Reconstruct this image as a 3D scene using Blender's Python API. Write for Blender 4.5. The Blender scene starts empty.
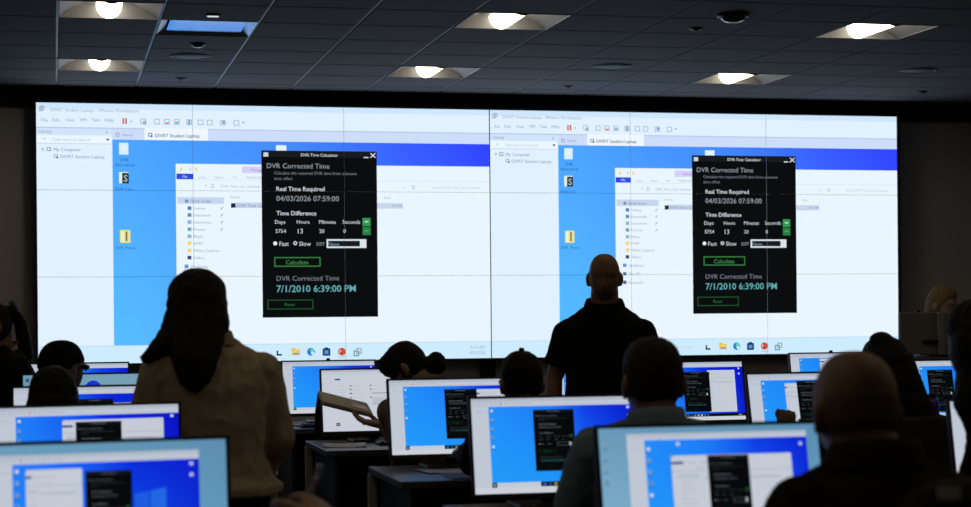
import bpy, bmesh, math, random
from math import sin, cos, pi, radians, exp
from mathutils import Vector, Matrix, noise, Euler

sc = bpy.context.scene
COL = sc.collection
RND = random.Random(11)

# ------------------------------------------------------------------ camera model
F, YAW, ROLL, SH, CH = 1859.46, 0.2283, -0.009, 61.81, 1.38
cY, sY, cR, sR = cos(YAW), sin(YAW), cos(ROLL), sin(ROLL)
WALL_Y, WALL_X0, WALL_TOP = 14.8936, -0.126, CH + 1.6904      # video wall plane, left edge, top edge
CEIL = CH + 1.8222
TILE, GX0, GY0 = 0.61, 0.0352, 10.8866                     # ceiling grid
DESK = 0.77


def uv(px, py):
    du, dv = px - 485.5, py - 253.5
    return cR * du + sR * dv, -sR * du + cR * dv - SH


def at(px, py, zc):
    u, v = uv(px, py)
    x, y = u * zc / F, -v * zc / F
    return Vector((x * cY + zc * sY, -x * sY + zc * cY, CH + y))


def at_y(px, py, Y):
    u, v = uv(px, py)
    return at(px, py, Y / (cY - u / F * sY))


def at_z(px, py, Z):
    u, v = uv(px, py)
    return at(px, py, -(Z - CH) * F / v)


# ------------------------------------------------------------------ materials
def S(r, g, b):
    f = lambda c: (c / 255) / 12.92 if c <= 10 else ((c / 255 + .055) / 1.055) ** 2.4
    return (f(r), f(g), f(b))


MATS = {}


def pm(name, col, rough=.7, var=.15, scale=30, bump=0, bscale=200, metal=0, spec=.5, coat=0):
    """procedural surface: a base colour broken up by noise, with optional fine bump"""
    if name in MATS:
        return MATS[name]
    m = bpy.data.materials.new(name)
    m.use_nodes = True
    nt = m.node_tree
    b = nt.nodes['Principled BSDF']
    tc = nt.nodes.new('ShaderNodeTexCoord')
    n = nt.nodes.new('ShaderNodeTexNoise')
    n.inputs['Scale'].default_value = scale
    n.inputs['Detail'].default_value = 3
    nt.links.new(tc.outputs['Object'], n.inputs['Vector'])
    mx = nt.nodes.new('ShaderNodeMix')
    mx.data_type = 'RGBA'
    mx.inputs[6].default_value = (*[c * (1 - var) for c in col], 1)
    mx.inputs[7].default_value = (*[min(1, c * (1 + var)) for c in col], 1)
    nt.links.new(n.outputs['Fac'], mx.inputs[0])
    nt.links.new(mx.outputs[2], b.inputs['Base Color'])
    b.inputs['Roughness'].default_value = rough
    b.inputs['Metallic'].default_value = metal
    b.inputs['Specular IOR Level'].default_value = spec
    if coat:
        b.inputs['Coat Weight'].default_value = coat
    if bump:
        n2 = nt.nodes.new('ShaderNodeTexNoise')
        n2.inputs['Scale'].default_value = bscale
        nt.links.new(tc.outputs['Object'], n2.inputs['Vector'])
        bp = nt.nodes.new('ShaderNodeBump')
        bp.inputs['Strength'].default_value = bump
        bp.inputs['Distance'].default_value = .004
        nt.links.new(n2.outputs['Fac'], bp.inputs['Height'])
        nt.links.new(bp.outputs['Normal'], b.inputs['Normal'])
    MATS[name] = m
    return m


def em(rgb, k=1.0, light=True):
    """light given off by a screen or a lamp; rgb in display values"""
    key = ('em', tuple(rgb), k, light)
    if key in MATS:
        return MATS[key]
    m = bpy.data.materials.new('glow_%d_%d_%d' % tuple(rgb))
    m.use_nodes = True
    nt = m.node_tree
    nt.nodes.clear()
    o = nt.nodes.new('ShaderNodeOutputMaterial')
    e = nt.nodes.new('ShaderNodeEmission')
    e.inputs['Color'].default_value = (*S(*rgb), 1)
    e.inputs['Strength'].default_value = k
    nt.links.new(e.outputs[0], o.inputs[0])
    m.cycles.emission_sampling = 'FRONT' if light else 'NONE'
    MATS[key] = m
    return m


def em_grad(name, bl, br, tl, tr, k=1.0):
    """desktop wallpaper picture: four corner colours blended over the screen's own UV"""
    if name in MATS:
        return MATS[name]
    m = bpy.data.materials.new(name)
    m.use_nodes = True
    nt = m.node_tree
    nt.nodes.clear()
    o = nt.nodes.new('ShaderNodeOutputMaterial')
    e = nt.nodes.new('ShaderNodeEmission')
    u = nt.nodes.new('ShaderNodeUVMap')
    s = nt.nodes.new('ShaderNodeSeparateXYZ')
    nt.links.new(u.outputs[0], s.inputs[0])

    def ramp(stops):
        r = nt.nodes.new('ShaderNodeValToRGB')
        r.color_ramp.elements[0].position, r.color_ramp.elements[0].color = stops[0][0], (*S(*stops[0][1]), 1)
        r.color_ramp.elements[1].position, r.color_ramp.elements[1].color = stops[-1][0], (*S(*stops[-1][1]), 1)
        for p, c in stops[1:-1]:
            el = r.color_ramp.elements.new(p)
            el.color = (*S(*c), 1)
        nt.links.new(s.outputs[0], r.inputs[0])
        return r
    a, b = ramp(tl if isinstance(tl, list) else [(0, tl), (1, tr)]), ramp(bl if isinstance(bl, list) else [(0, bl), (1, br)])
    mx = nt.nodes.new('ShaderNodeMix')
    mx.data_type = 'RGBA'
    nt.links.new(s.outputs[1], mx.inputs[0])
    nt.links.new(b.outputs[0], mx.inputs[6])
    nt.links.new(a.outputs[0], mx.inputs[7])
    nt.links.new(mx.outputs[2], e.inputs['Color'])
    e.inputs['Strength'].default_value = k
    nt.links.new(e.outputs[0], o.inputs[0])
    m.cycles.emission_sampling = 'FRONT'
    MATS[name] = m
    return m


# ------------------------------------------------------------------ object helpers
def link(name, me, parent=None, loc=None, rot=None):
    o = bpy.data.objects.new(name, me)
    COL.objects.link(o)
    if loc is not None:
        o.location = loc
    if rot is not None:
        o.rotation_euler = rot
    if parent is not None:
        o.parent = parent
    return o


def tag(o, label=None, cat=None, group=None, kind=None):
    for k, v in (('label', label), ('category', cat), ('group', group), ('kind', kind)):
        if v:
            o[k] = v
    return o


def thing(name, label, cat, loc=(0, 0, 0), rz=0, group=None):
    o = link(name, None, None, loc, (0, 0, rz))
    o.empty_display_size = .1
    return tag(o, label, cat, group)


class MB:
    """gathers shapes into ONE mesh"""

    def __init__(s):
        s.bm = bmesh.new()
        s.mats = []

    def mi(s, m):
        if m not in s.mats:
            s.mats.append(m)
        return s.mats.index(m)

    def _put(s, verts, faces, m=None, smooth=False):
        vs = [s.bm.verts.new(v) for v in verts]
        out = []
        for f in faces:
            try:
                fc = s.bm.faces.new([vs[i] for i in f])
            except ValueError:
                continue
            fc.smooth = smooth
            if m is not None:
                fc.material_index = s.mi(m)
            out.append(fc)
        return vs, out

    def box(s, c, d, m=None, bev=0, mat=None):
        x, y, z = [k / 2 for k in d]
        M = mat or Matrix.Identity(4)
        v = [M @ Vector((c[0] + a * x, c[1] + b * y, c[2] + e * z)) for a in (-1, 1) for b in (-1, 1) for e in (-1, 1)]
        f = [(0, 1, 3, 2), (4, 6, 7, 5), (0, 4, 5, 1), (2, 3, 7, 6), (0, 2, 6, 4), (1, 5, 7, 3)]
        vs, fs = s._put(v, f, m)
        if bev:
            es = list({e for fc in fs for e in fc.edges})
            r = bmesh.ops.bevel(s.bm, geom=es, offset=bev, segments=2, affect='EDGES', profile=.5)
            if m is not None:
                for fc in r['faces']:
                    fc.material_index = s.mi(m)
        return s

    def quad(s, pts, m=None):
        s._put(pts, [tuple(range(len(pts)))], m)
        return s

    def loft(s, rings, m=None, caps=True, smooth=True):
        n = len(rings[0])
        v = [p for r in rings for p in r]
        f = []
        for i in range(len(rings) - 1):
            for j in range(n):
                k = (j + 1) % n
                f.append((i * n + j, i * n + k, (i + 1) * n + k, (i + 1) * n + j))
        if caps:
            f.append(tuple(range(n - 1, -1, -1)))
            f.append(tuple(range((len(rings) - 1) * n, len(rings) * n)))
        s._put(v, f, m, smooth)
        return s

    def tube(s, pts, rad, m=None, n=12, ref=None, caps=True):
        """swept tube; rad: one number or (a, b) per point, a along ref"""
        pts = [Vector(p) for p in pts]
        rings = []
        for i, p in enumerate(pts):
            t = (pts[min(i + 1, len(pts) - 1)] - pts[max(i - 1, 0)]).normalized()
            rf = Vector(ref) if ref is not None else (Vector((1, 0, 0)) if abs(t.x) < .9 else Vector((0, 1, 0)))
            a = (rf - t * rf.dot(t)).normalized()
            b = t.cross(a)
            r = rad[i] if isinstance(rad, (list, tuple)) else rad
            ra, rb = r if isinstance(r, (list, tuple)) else (r, r)
            rings.append([p + a * (ra * cos(2 * pi * k / n)) + b * (rb * sin(2 * pi * k / n)) for k in range(n)])
        return s.loft(rings, m, caps)

    def ball(s, c, r, m=None, n=16, k=10, M=None):
        rx, ry, rz = r if isinstance(r, (list, tuple)) else (r, r, r)
        rings = []
        for i in range(k + 1):
            th = pi * (i + .02 * (i == 0) - .02 * (i == k)) / k
            rings.append([Vector((rx * sin(th) * cos(2 * pi * j / n), ry * sin(th) * sin(2 * pi * j / n), -rz * cos(th))) for j in range(n)])
        if M is not None:
            rings = [[M @ p for p in r_] for r_ in rings]
        c = Vector(c)
        return s.loft([[p + c for p in r_] for r_ in rings], m)

    def lathe(s, prof, m=None, n=24, c=(0, 0, 0)):
        c = Vector(c)
        return s.loft([[c + Vector((r * cos(2 * pi * j / n), r * sin(2 * pi * j / n), z)) for j in range(n)] for r, z in prof], m)

    def mesh(s, name, m=None):
        bmesh.ops.recalc_face_normals(s.bm, faces=s.bm.faces)
        me = bpy.data.meshes.new(name)
        s.bm.to_mesh(me)
        s.bm.free()
        for x in (s.mats or [m]):
            me.materials.append(x)
        return me

    def build(s, name, m=None, parent=None, loc=None, rot=None):
        return link(name, s.mesh(name, m), parent, loc, rot)


# ------------------------------------------------------------------ screen pictures (flat, lit)
TXT = {}


def glyphs(t, bold):
    if (t, bold) in TXT:
        return TXT[(t, bold)]
    cu = bpy.data.curves.new('t', 'FONT')
    cu.body = t
    cu.size = 1
    cu.resolution_u = 2
    if bold:
        cu.offset = .010
    ob = bpy.data.objects.new('t', cu)
    me = ob.to_mesh()
    vs = [(v.co.x, v.co.y) for v in me.vertices]
    fs = [tuple(p.vertices) for p in me.polygons]
    ob.to_mesh_clear()
    bpy.data.objects.remove(ob)
    bpy.data.curves.remove(cu)
    x0, x1 = min(v[0] for v in vs), max(v[0] for v in vs)
    r = ([(v[0] - x0, v[1]) for v in vs], fs, x1 - x0)
    TXT[(t, bold)] = r
    return r


class UI:
    """a screen picture in the plane y=0 facing -y, W x H metres; coordinates pw x ph, y down. What covers an earlier shape lies one hair's breadth before it"""

    def __init__(s, W, H, pw, ph, dz, k=1.0):
        s.W, s.H, s.pw, s.ph, s.dz, s.k = W, H, pw, ph, dz, k
        s.b = MB()
        s.lay = 0
        s.seen = []

    def over(s, x0, y0, x1, y1):
        s.lay = 1 + max((l for a, b, c, d, l in s.seen if a < x1 and c > x0 and b < y1 and d > y0), default=-1)
        s.seen.append((x0, y0, x1, y1, s.lay))

    def P(s, x, y):
        return Vector((x / s.pw * s.W - s.W / 2, -s.lay * s.dz, s.H / 2 - y / s.ph * s.H))

    def _m(s, c, big):
        return em(c, s.k, big) if isinstance(c, tuple) else c

    def poly(s, pts, c, big=False, up=1):
        if up:
            s.over(min(p[0] for p in pts), min(p[1] for p in pts), max(p[0] for p in pts), max(p[1] for p in pts))
        s.b.quad([s.P(*p) for p in pts], s._m(c, big))

    def r(s, x0, y0, x1, y1, c, big=False, up=1):
        s.poly([(x0, y0), (x0, y1), (x1, y1), (x1, y0)], c, big, up)

    def frame(s, x0, y0, x1, y1, w, c):
        s.over(x0, y0, x1, y1)
        for a in ((x0, y0, x1, y0 + w), (x0, y1 - w, x1, y1), (x0, y0, x0 + w, y1), (x1 - w, y0, x1, y1)):
            s.r(*a, c, up=0)

    def disc(s, x, y, rx, c, ry=None, a0=0, a1=2 * pi, n=20):
        ry = ry or rx
        s.poly([(x + rx * cos(a0 + (a1 - a0) * i / n), y + ry * sin(a0 + (a1 - a0) * i / n)) for i in range(n)], c)

    def line(s, x0, y0, x1, y1, w, c):
        d = math.hypot(x1 - x0, y1 - y0) or 1
        nx, ny = -(y1 - y0) / d * w / 2, (x1 - x0) / d * w / 2
        s.poly([(x0 + nx, y0 + ny), (x1 + nx, y1 + ny), (x1 - nx, y1 - ny), (x0 - nx, y0 - ny)], c)

    def text(s, t, x0, x1, yb, c, bold=False, h=None):
        """text fitted between x0 and x1, baseline yb"""
        vs, fs, w = glyphs(t, bold)
        sx = (x1 - x0) / w
        sy = (h / .72) if h else sx * s.W / s.pw * s.ph / s.H
        s.over(x0, yb - .8 * sy, x1, yb + .2 * sy)
        s.b._put([s.P(x0 + v[0] * sx, yb - v[1] * sy) for v in vs], fs, s._m(c, False))

    def mesh(s, name):
        bm = s.b.bm
        ul = bm.loops.layers.uv.new('UVMap')
        for f in bm.faces:
            f.normal_update()
            if f.normal.y > 0:
                f.normal_flip()
            for l in f.loops:
                l[ul].uv = (l.vert.co.x / s.W + .5, l.vert.co.z / s.H + .5)
        me = bpy.data.meshes.new(name)
        bm.to_mesh(me)
        for m in s.b.mats:
            me.materials.append(m)
        return me


# ------------------------------------------------------------------ common materials
black_plastic = pm('black_plastic', (.012, .012, .013), .42, .1, 40)
dark_metal = pm('dark_metal', (.03, .03, .032), .4, .1, 40, metal=.6)
steel = pm('brushed_steel', (.35, .34, .32), .4, .1, 60, metal=.8)
desk_top_m = pm('dark_laminate', (.075, .075, .08), .45, .12, 25)
desk_black = pm('black_panel', (.008, .008, .009), .6, .1, 20)
chair_black = pm('black_chair_fabric', (.006, .006, .007), .85, .2, 60, bump=.3)

# ------------------------------------------------------------------ room
wall_m = pm('grey_wall_paint', (.74, .69, .67), .85, .05, 3, bump=.05)
wall_dark = pm('dark_wall_paint', (.05, .05, .052), .9, .05, 3)
carpet = pm('dark_carpet', (.03, .03, .033), .95, .3, 90, bump=.5, bscale=400)
X0, X1, Y0, Y1 = -3.0, 11.0, -5.0, 15.12
MB().box(((X0 + X1) / 2, (Y0 + Y1) / 2, -.05), (X1 - X0 + .4, Y1 - Y0 + .4, .1)).build('floor', carpet)['kind'] = 'structure'
MB().box(((X0 + X1) / 2, Y1 + .1, CEIL / 2), (X1 - X0 + .4, .2, CEIL)).build('wall_front', wall_m)['kind'] = 'structure'
MB().box(((X0 + X1) / 2, Y0 - .1, CEIL / 2), (X1 - X0 + .4, .2, CEIL)).build('wall_back', wall_dark)['kind'] = 'structure'
MB().box((X0 - .1, (Y0 + Y1) / 2, CEIL / 2), (.2, Y1 - Y0, CEIL)).build('wall_left', wall_dark)['kind'] = 'structure'
MB().box((X1 + .1, (Y0 + Y1) / 2, CEIL / 2), (.2, Y1 - Y0, CEIL)).build('wall_right', wall_dark)['kind'] = 'structure'
bb = pm('black_baseboard', (.01, .01, .01), .5)
MB().box(((X0 + X1) / 2, Y1 - .008, .05), (X1 - X0, .016, .1), bev=.003).build('baseboard_front', bb)['kind'] = 'structure'
# dark strip standing in for the shade on the wall between screens and ceiling
MB().box(((X0 + X1) / 2, Y1 - .02, CEIL - .075), (X1 - X0, .04, .15)).build('shade_strip_1', pm('upper_wall_shade', (.03, .03, .032), .8))['kind'] = 'structure'

# ceiling: tegular tiles over a pale grid; cells where fixtures sit are left open
LIGHT_ON = [(i, j) for j in (4, 0, -4, -8, -12) for i in (-4, 0, 4, 8, 12) if j < 0 or i in (0, 4, 8)] + [(0, -16), (8, -16)]  # the last pair, out of view, is added to light the backs near the camera
OPEN = {(i, j) for i, j in LIGHT_ON} | {(1, 1)}
tile_m = pm('ceiling_tile', (.17, .175, .18), .9, .06, 60, bump=.25, bscale=300)
grid_m = pm('ceiling_grid_metal', (.42, .43, .45), .45, .05, 30)
b = MB()
i0, i1 = math.floor((X0 - GX0) / TILE), math.ceil((X1 - GX0) / TILE)
j0, j1 = math.floor((Y0 - GY0) / TILE), math.ceil((Y1 - GY0) / TILE)
G, D = .006, .007
for i in range(i0, i1):
    for j in range(j0, j1):
        xa, xb = max(GX0 + i * TILE, X0) + G, min(GX0 + (i + 1) * TILE, X1) - G
        ya, yb = max(GY0 + j * TILE, Y0) + G, min(GY0 + (j + 1) * TILE, Y1) - G
        if xb - xa < .02 or yb - ya < .02 or (i, j) in OPEN:
            continue
        z = CEIL
        e = .006
        t = [Vector((xa + e, ya + e, z)), Vector((xa + e, yb - e, z)), Vector((xb - e, yb - e, z)), Vector((xb - e, ya + e, z))]
        u_ = [Vector((xa, ya, z + D)), Vector((xa, yb, z + D)), Vector((xb, yb, z + D)), Vector((xb, ya, z + D))]
        b.quad(t, tile_m)
        for q in range(4):
            b.quad([t[q], t[(q + 1) % 4], u_[(q + 1) % 4], u_[q]], tile_m)
# grid bars, cut where they cross so nothing overlaps
for i in range(i0, i1 + 1):
    x = GX0 + i * TILE
    if X0 < x < X1:
        b.box((x, (Y0 + Y1) / 2, CEIL + D + .01), (.022, Y1 - Y0, .02), grid_m)
for j in range(j0, j1 + 1):
    y = GY0 + j * TILE
    if Y0 < y < Y1:
        b.box(((X0 + X1) / 2, y, CEIL + D + .0105), (X1 - X0, .022, .02), grid_m)
b.box(((X0 + X1) / 2, (Y0 + Y1) / 2, CEIL + .12), (X1 - X0 + .4, Y1 - Y0 + .4, .04), tile_m)
b.build('ceiling', tile_m)['kind'] = 'structure'

# ceiling lights: recessed pan with a half-round lens along its middle
pan_m = pm('white_enamel', (.15, .16, .185), .5, .03, 20)
lens_m = em((255, 236, 202), 8.0)
rim_m = pm('light_rim_grey', (.10, .10, .10), .5)


def light_meshes():
    h = TILE / 2 - .012
    p = MB()
    # pan: sides slope up to a raised middle, closed by gable ends
    prof = [(-h, 0), (-h + .02, .012), (-.15, .085), (.15, .085), (h - .02, .012), (h, 0)]
    for (xa, za), (xb, zb) in zip(prof[:-1], prof[1:]):
        p.quad([(xa, -h, za), (xb, -h, zb), (xb, h, zb), (xa, h, za)])
    for sy in (-1, 1):
        p.quad([(x, sy * h, z) for x, z in prof])
    fr = MB()
    for sx in (-1, 1):
        fr.box((sx * (h + .004), 0, .002), (.012, 2 * h + .02, .01))
        fr.box((0, sx * (h + .004), .002), (2 * h - .005, .012, .01))
    L = MB()
    rl, hl = .076, h - .004
    ring = lambda y: [Vector((rl * cos(a), y, .075 - .080 * sin(a))) for a in [pi * k / 16 for k in range(17)]]
    L.loft([ring(-hl), ring(hl)], caps=True, smooth=False)
    c = MB()
    ro, ri = rl + .008, rl - .002
    for y in (-hl - .006,):
        pts_o = [Vector((ro * cos(pi * k / 16), y, .075 - .086 * sin(pi * k / 16))) for k in range(17)]
        pts_i = [Vector((ri * cos(pi * k / 16), y, .075 - .078 * sin(pi * k / 16))) for k in range(17)]
        for k in range(16):
            c.quad([pts_o[k], pts_o[k + 1], pts_i[k + 1], pts_i[k]])
            c.quad([pts_o[k], pts_o[k + 1], pts_o[k + 1] + Vector((0, .012, 0)), pts_o[k] + Vector((0, .012, 0))])
    return p.mesh('pan', pan_m), fr.mesh('frame', pan_m), L.mesh('lens', lens_m), c.mesh('lens_rim', rim_m)


LM = light_meshes()
where = {0: 'first', 4: 'middle', 8: 'last'}
LBL = {(0, 4): 'lit recessed ceiling light above the left end of the screens, nearest the wall',
       (0, 0): 'lit recessed ceiling light at the top left, cut by the upper picture edge',
       (4, 4): 'lit recessed ceiling light over the middle of the screens, close to the wall',
       (4, 0): 'lit recessed ceiling light in the middle of the ceiling, one further from the screens',
       (8, 4): 'lit recessed ceiling light over the right half of the screens, close to the wall',
       (8, 0): 'lit recessed ceiling light at the upper right, wide bright lens'}
for i, j in LIGHT_ON:
    g = 'recessed ceiling lights' if (i, j) in LBL else 'ceiling lights over the desks behind the view'
    t = thing('ceiling_light', LBL.get((i, j), 'unseen lit recessed ceiling light over the desks'), 'ceiling light',
              (GX0 + (i + .5) * TILE, GY0 + (j + .5) * TILE, CEIL), 0, g)
    for n_, me in zip(('pan', 'frame', 'lens', 'lens_rim'), LM):
        link(n_, me, t)
# unlit glossy panel that mirrors the blue of the screens
t = thing('ceiling_panel', 'unlit glossy ceiling panel reflecting the blue of the screens', 'ceiling panel', (GX0 + 1.5 * TILE, GY0 + 1.5 * TILE, CEIL))
h = TILE / 2 - .01
mir = pm('mirror_lens', (.55, .58, .6), .10, .02, 5, metal=1)
MB().box((0, 0, .02), (2 * h * .80, 2 * h * .82, .006)).build('glossy_lens', mir, t, None, (radians(-.5), 0, 0))
p = MB()
for sx in (-1, 1):
    p.quad([(sx * h, -h, .0), (sx * h, h, .0), (sx * h * .83, h, .03), (sx * h * .83, -h, .03)])
    p.quad([(-h, sx * h, 0), (h, sx * h, 0), (h, sx * h * .86, .03), (-h, sx * h * .86, .03)])
p.build('pan', pm('satin_pan', (.6, .62, .66), .25, .03, 10, metal=.7), t)

# small ceiling fittings
spk = pm('speaker_grille', (.22, .23, .25), .6, .1, 80)
for px, py, lab in ((190, 56, 'round ceiling speaker between the lights at the upper left'),
                    (612, 66, 'round ceiling speaker right of the middle ceiling light'),
                    (918, 70, 'round dark ceiling speaker at the far right')):
    c = at_z(px, py, CEIL)
    t = thing('ceiling_speaker', lab, 'speaker', c, 0, 'round ceiling speakers')
    MB().lathe([(.142, -.0005), (.145, -.004), (.139, -.009), (.130, -.009), (.129, -.004)], n=36).build('rim', spk, t)
    MB().lathe([(.129, -.003), (.09, -.010), (.05, -.014), (.004, -.0155)], n=36).build('grille', spk, t)
dome = pm('smoked_dome', (.012, .012, .014), .08, .05, 10, coat=.5)
for px, py, r, lab in ((198, 43.5, .045, 'small dark security camera dome below the blue ceiling panel'),
                       (733, 14, .085, 'large black security camera dome on the upper right ceiling')):
    t = thing('security_camera', lab, 'security camera', at_z(px, py, CEIL), 0, 'security camera domes')
    MB().lathe([(r * 1.15, -.0005), (r * 1.15, -r * .22), (r * 1.0, -r * .26), (r * .9, -r * .2)]).build('ring', dark_metal, t)
    MB().lathe([(r * .95, -r * .18), (r * .9, -r * .34), (r * .7, -r * .52), (r * .4, -r * .62), (.003, -r * .66)]).build('dome', dome, t)
spr = pm('sprinkler_metal', (.05, .05, .05), .4, .1, 30, metal=.5)
for px, py, lab in ((181, 78, 'small dark sprinkler head above the left screen'), (568, 86, 'small dark sprinkler head above the middle screen'),
                    (696, 28, 'small dark sprinkler head left of the large camera dome'), (922, 91, 'small dark sprinkler head at the right above the wall corner of the screens')):
    t = thing('sprinkler_head', lab, 'sprinkler', at_z(px, py, CEIL), 0, 'ceiling sprinkler heads')
    MB().lathe([(.045, -.0005), (.045, -.005), (.03, -.012), (.012, -.016)]).build('escutcheon', spr, t)
    MB().lathe([(.020, -.012), (.018, -.018), (.012, -.021), (.003, -.022)]).build('deflector', spr, t)
c = at_z(213, 14.3, CEIL)
t = thing('emergency_light', 'small white light bar on the ceiling above the blue panel', 'light', c)
MB().box((0, 0, -.006), (.085, .05, .011), bev=.003).build('housing', pan_m, t)
MB().box((0, 0, -.0135), (.065, .03, .004)).build('lens', em((225, 235, 240), .9, False), t)

# ------------------------------------------------------------------ video wall
PWm, PHm = 1.21, .681
VW, VH = PWm * 3, PHm * 3


def Q(px, py):
    p = at_y(px, py, WALL_Y)
    return (p.x - WALL_X0) / VW * 1920, (WALL_TOP - p.z) / VH * 1080


class WUI(UI):
    """takes the photograph's readings, projected onto the wall plane"""

    def R(s, x0, y0, x1, y1, c, big=False, up=1):
        ym, xm = (y0 + y1) / 2, (x0 + x1) / 2
        a, bq = Q(x0, ym)[0], Q(x1, ym)[0]
        c0, c1 = Q(xm, y0)[1], Q(xm, y1)[1]
        s.r(a, c0, bq, c1, c, big, up)

    def T(s, t, x0, x1, y, c, bold=False, cap=None):
        """y: middle of the letters"""
        (a, yy), (bq, y2) = Q(x0, y), Q(x1, y)
        vs, fs, w = glyphs(t, bold)
        hh = cap / .241 * 1.0 * .53 * 1.8 if cap else .72 * (bq - a) / w
        hh = cap * 4.33 if cap else hh
        s.text(t, a, bq, (yy + y2) / 2 + hh / 2, c, bold, hh)

    def O(s, x0, y0, x1, y1, w, c):
        ym, xm = (y0 + y1) / 2, (x0 + x1) / 2
        s.frame(Q(x0, ym)[0], Q(xm, y0)[1], Q(x1, ym)[0], Q(xm, y1)[1], w, c)

    def C(s, x, y, r, c, **k):
        a = Q(x, y)
        s.disc(a[0], a[1], r * 4.2, c, **k)


def wall_picture():
    w = WUI(VW, VH, 1920, 1080, .0002, 1.0)
    W1, W2, BAR, LINE, GR, DK = (226, 241, 255), (234, 246, 255), (208, 228, 252), (176, 198, 224), (140, 158, 182), (84, 100, 124)
    w.r(0, 0, 1920, 1080, W1, True)
    w.r(0, 0, 1920, 24, (206, 231, 255))
    # title and menu
    w.O(38.8, 106.8, 42.6, 111.2, 3, GR); w.O(40.4, 105.8, 44.4, 109.8, 3, GR)
    w.T('DIVRT Student Laptop - VMware Workstation', 50.5, 138.8, 110.2, (150, 165, 188))
    for t, a, b_ in (('File', 41.3, 47.6), ('Edit', 52.6, 59.8), ('View', 65.5, 74.3), ('VM', 79.8, 86.3), ('Tabs', 91.5, 99.8), ('Help', 105, 113.6)):
        w.T(t, a, b_, 119.8, (138, 154, 178))
    w.R(122.4, 118.2, 124.2, 124, (205, 110, 90)); w.R(125.2, 118.2, 127, 124, (205, 110, 90))
    w.R(130.4, 120.8, 132, 122, GR)
    for a in (140.3, 154, 164, 174, 186.3, 197.8, 207, 220, 233.6):
        w.O(a, 118.6 + (a - 140) * .018, a + 5.6, 124.0 + (a - 140) * .018, 3.2, (160, 182, 210))
    w.R(142.8, 121, 146.3, 124.6, (160, 176, 198)); w.R(165.2, 122.3, 168.8, 123.8, (215, 140, 130)); w.R(175.2, 121.5, 178.6, 123.8, (150, 175, 205))
    w.R(188, 119.4, 190.4, 125, (140, 165, 200)); w.R(222, 121, 225, 124, (140, 165, 200)); w.R(242.5, 121.8, 244.3, 123.2, GR)
    a, ya = Q(36, 127.2)
    w.r(0, ya - 2, 1920, ya + 2, LINE)
    # library pane
    lx = Q(112.8, 200)[0]
    w.r(0, ya + 2, lx, Q(60, 134.8)[1], BAR)
    w.T('Library', 39.6, 51.6, 131.2, (110, 128, 156))
    w.T('x', 105.6, 107.6, 131.7, DK)
    w.R(36.5, 135.6, 111, 143.2, (236, 247, 255)); w.R(37, 143.4, 111, 143.9, LINE)
    w.C(44.5, 138.6, .9, LINE); w.T('Type here to search', 52, 90, 139.4, (182, 198, 218)); w.R(106.4, 138.7, 109, 140.3, (40, 50, 70))
    w.O(41.6, 148, 43.8, 150.4, 2.5, GR); w.O(46.6, 147.2, 51, 151, 3, (120, 136, 160))
    w.T('My Computer', 53.8, 81, 149.4, (112, 128, 154))
    w.O(53.8, 154.4, 57.8, 157.8, 3, GR); w.R(56.4, 156.6, 58.2, 158.2, (70, 84, 104))
    w.T('DIVRT Student Laptop', 60.4, 104.6, 156.6, (122, 138, 166))
    # tab strip
    dy = Q(115, 139.6)[1]
    w.r(lx, ya + 2, 1920, dy, (204, 222, 250), True)
    w.O(115.8, 132.8, 119.4, 136.6, 3, GR); w.T('Home', 122.4, 132.8, 134.8, (136, 152, 176))
    w.R(144.6, 128.4, 208, 140.6, (238, 247, 255))
    w.O(148.2, 133, 152.2, 136.6, 3, DK); w.R(150.6, 135.4, 152.6, 137, (60, 74, 96))
    w.T('DIVRT Student Laptop', 155, 199.6, 135.6, (80, 94, 116), True)
    # desktop
    bx1, by1 = 1920, Q(115, 346.0)[1]
    g = em_grad('wall_wallpaper', [(.2, (88, 190, 255)), (1, (70, 120, 255))], None,
                [(.2, (74, 160, 255)), (.55, (64, 132, 255)), (.8, (52, 82, 255)), (1, (44, 50, 255))], None, 1.0)
    w.r(lx, dy, bx1, by1, g, True)
    w.R(119, 142.8, 128.4, 154.6, (214, 240, 255)); w.R(121, 145, 126, 150, (228, 244, 240))
    w.T('DVR', 120.5, 128.4, 159.8, (30, 70, 140)); w.T('divrt.ref.net', 115, 134.8, 164.8, (30, 70, 140))
    w.R(119, 172, 128.6, 183.2, (226, 240, 226)); w.R(122.2, 173, 128.8, 183.4, (30, 40, 48)); w.T('S', 123.6, 127.6, 178.2, (170, 200, 180), True)
    w.T('DVR Calc...', 115.2, 135, 189, (30, 70, 140))
    w.R(120, 230, 130.4, 242.8, (236, 226, 150)); w.R(125.6, 231.5, 127.4, 241, (120, 116, 84)); w.R(121.2, 231.4, 124, 241.6, (244, 240, 196))
    w.T('DVR_Times', 115.8, 135.4, 247.8, (30, 70, 140))
    w.R(276, 145.2, 286.4, 158, (228, 242, 255))
    # explorer window, right part runs to the edge of the screen
    ex, ey = Q(176.4, 250)[0], Q(300, 164.9)[1]
    w.r(ex, ey, 1920, by1, W2, True)
    for a, c in ((180, (240, 220, 130)), (189, (215, 225, 235)), (195, (245, 220, 140))):
        w.R(a, 167.2, a + 2.4, 171, c)
    w.R(242, 166.6, 262, 173.2, (214, 206, 250)); w.T('Manage', 251.5, 262, 170, (150, 150, 190))
    w.R(176.4, 173.6, 193.4, 179.2, (44, 76, 224)); w.T('File', 182.6, 187.2, 176.4, (210, 225, 255))
    for t, a, b_ in (('Home', 198.6, 206.4), ('Share', 215, 223), ('View', 231.8, 237.4), ('Application Tools', 246.6, 275)):
        w.T(t, a, b_, 177.2, (168, 182, 204))
    w.T('^', 205, 207, 186, GR); w.O(211, 184, 214, 188, 3, LINE)
    w.T('DVR_Time_Calc_Desktop', 221, 260, 186.3, (150, 168, 192))
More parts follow.
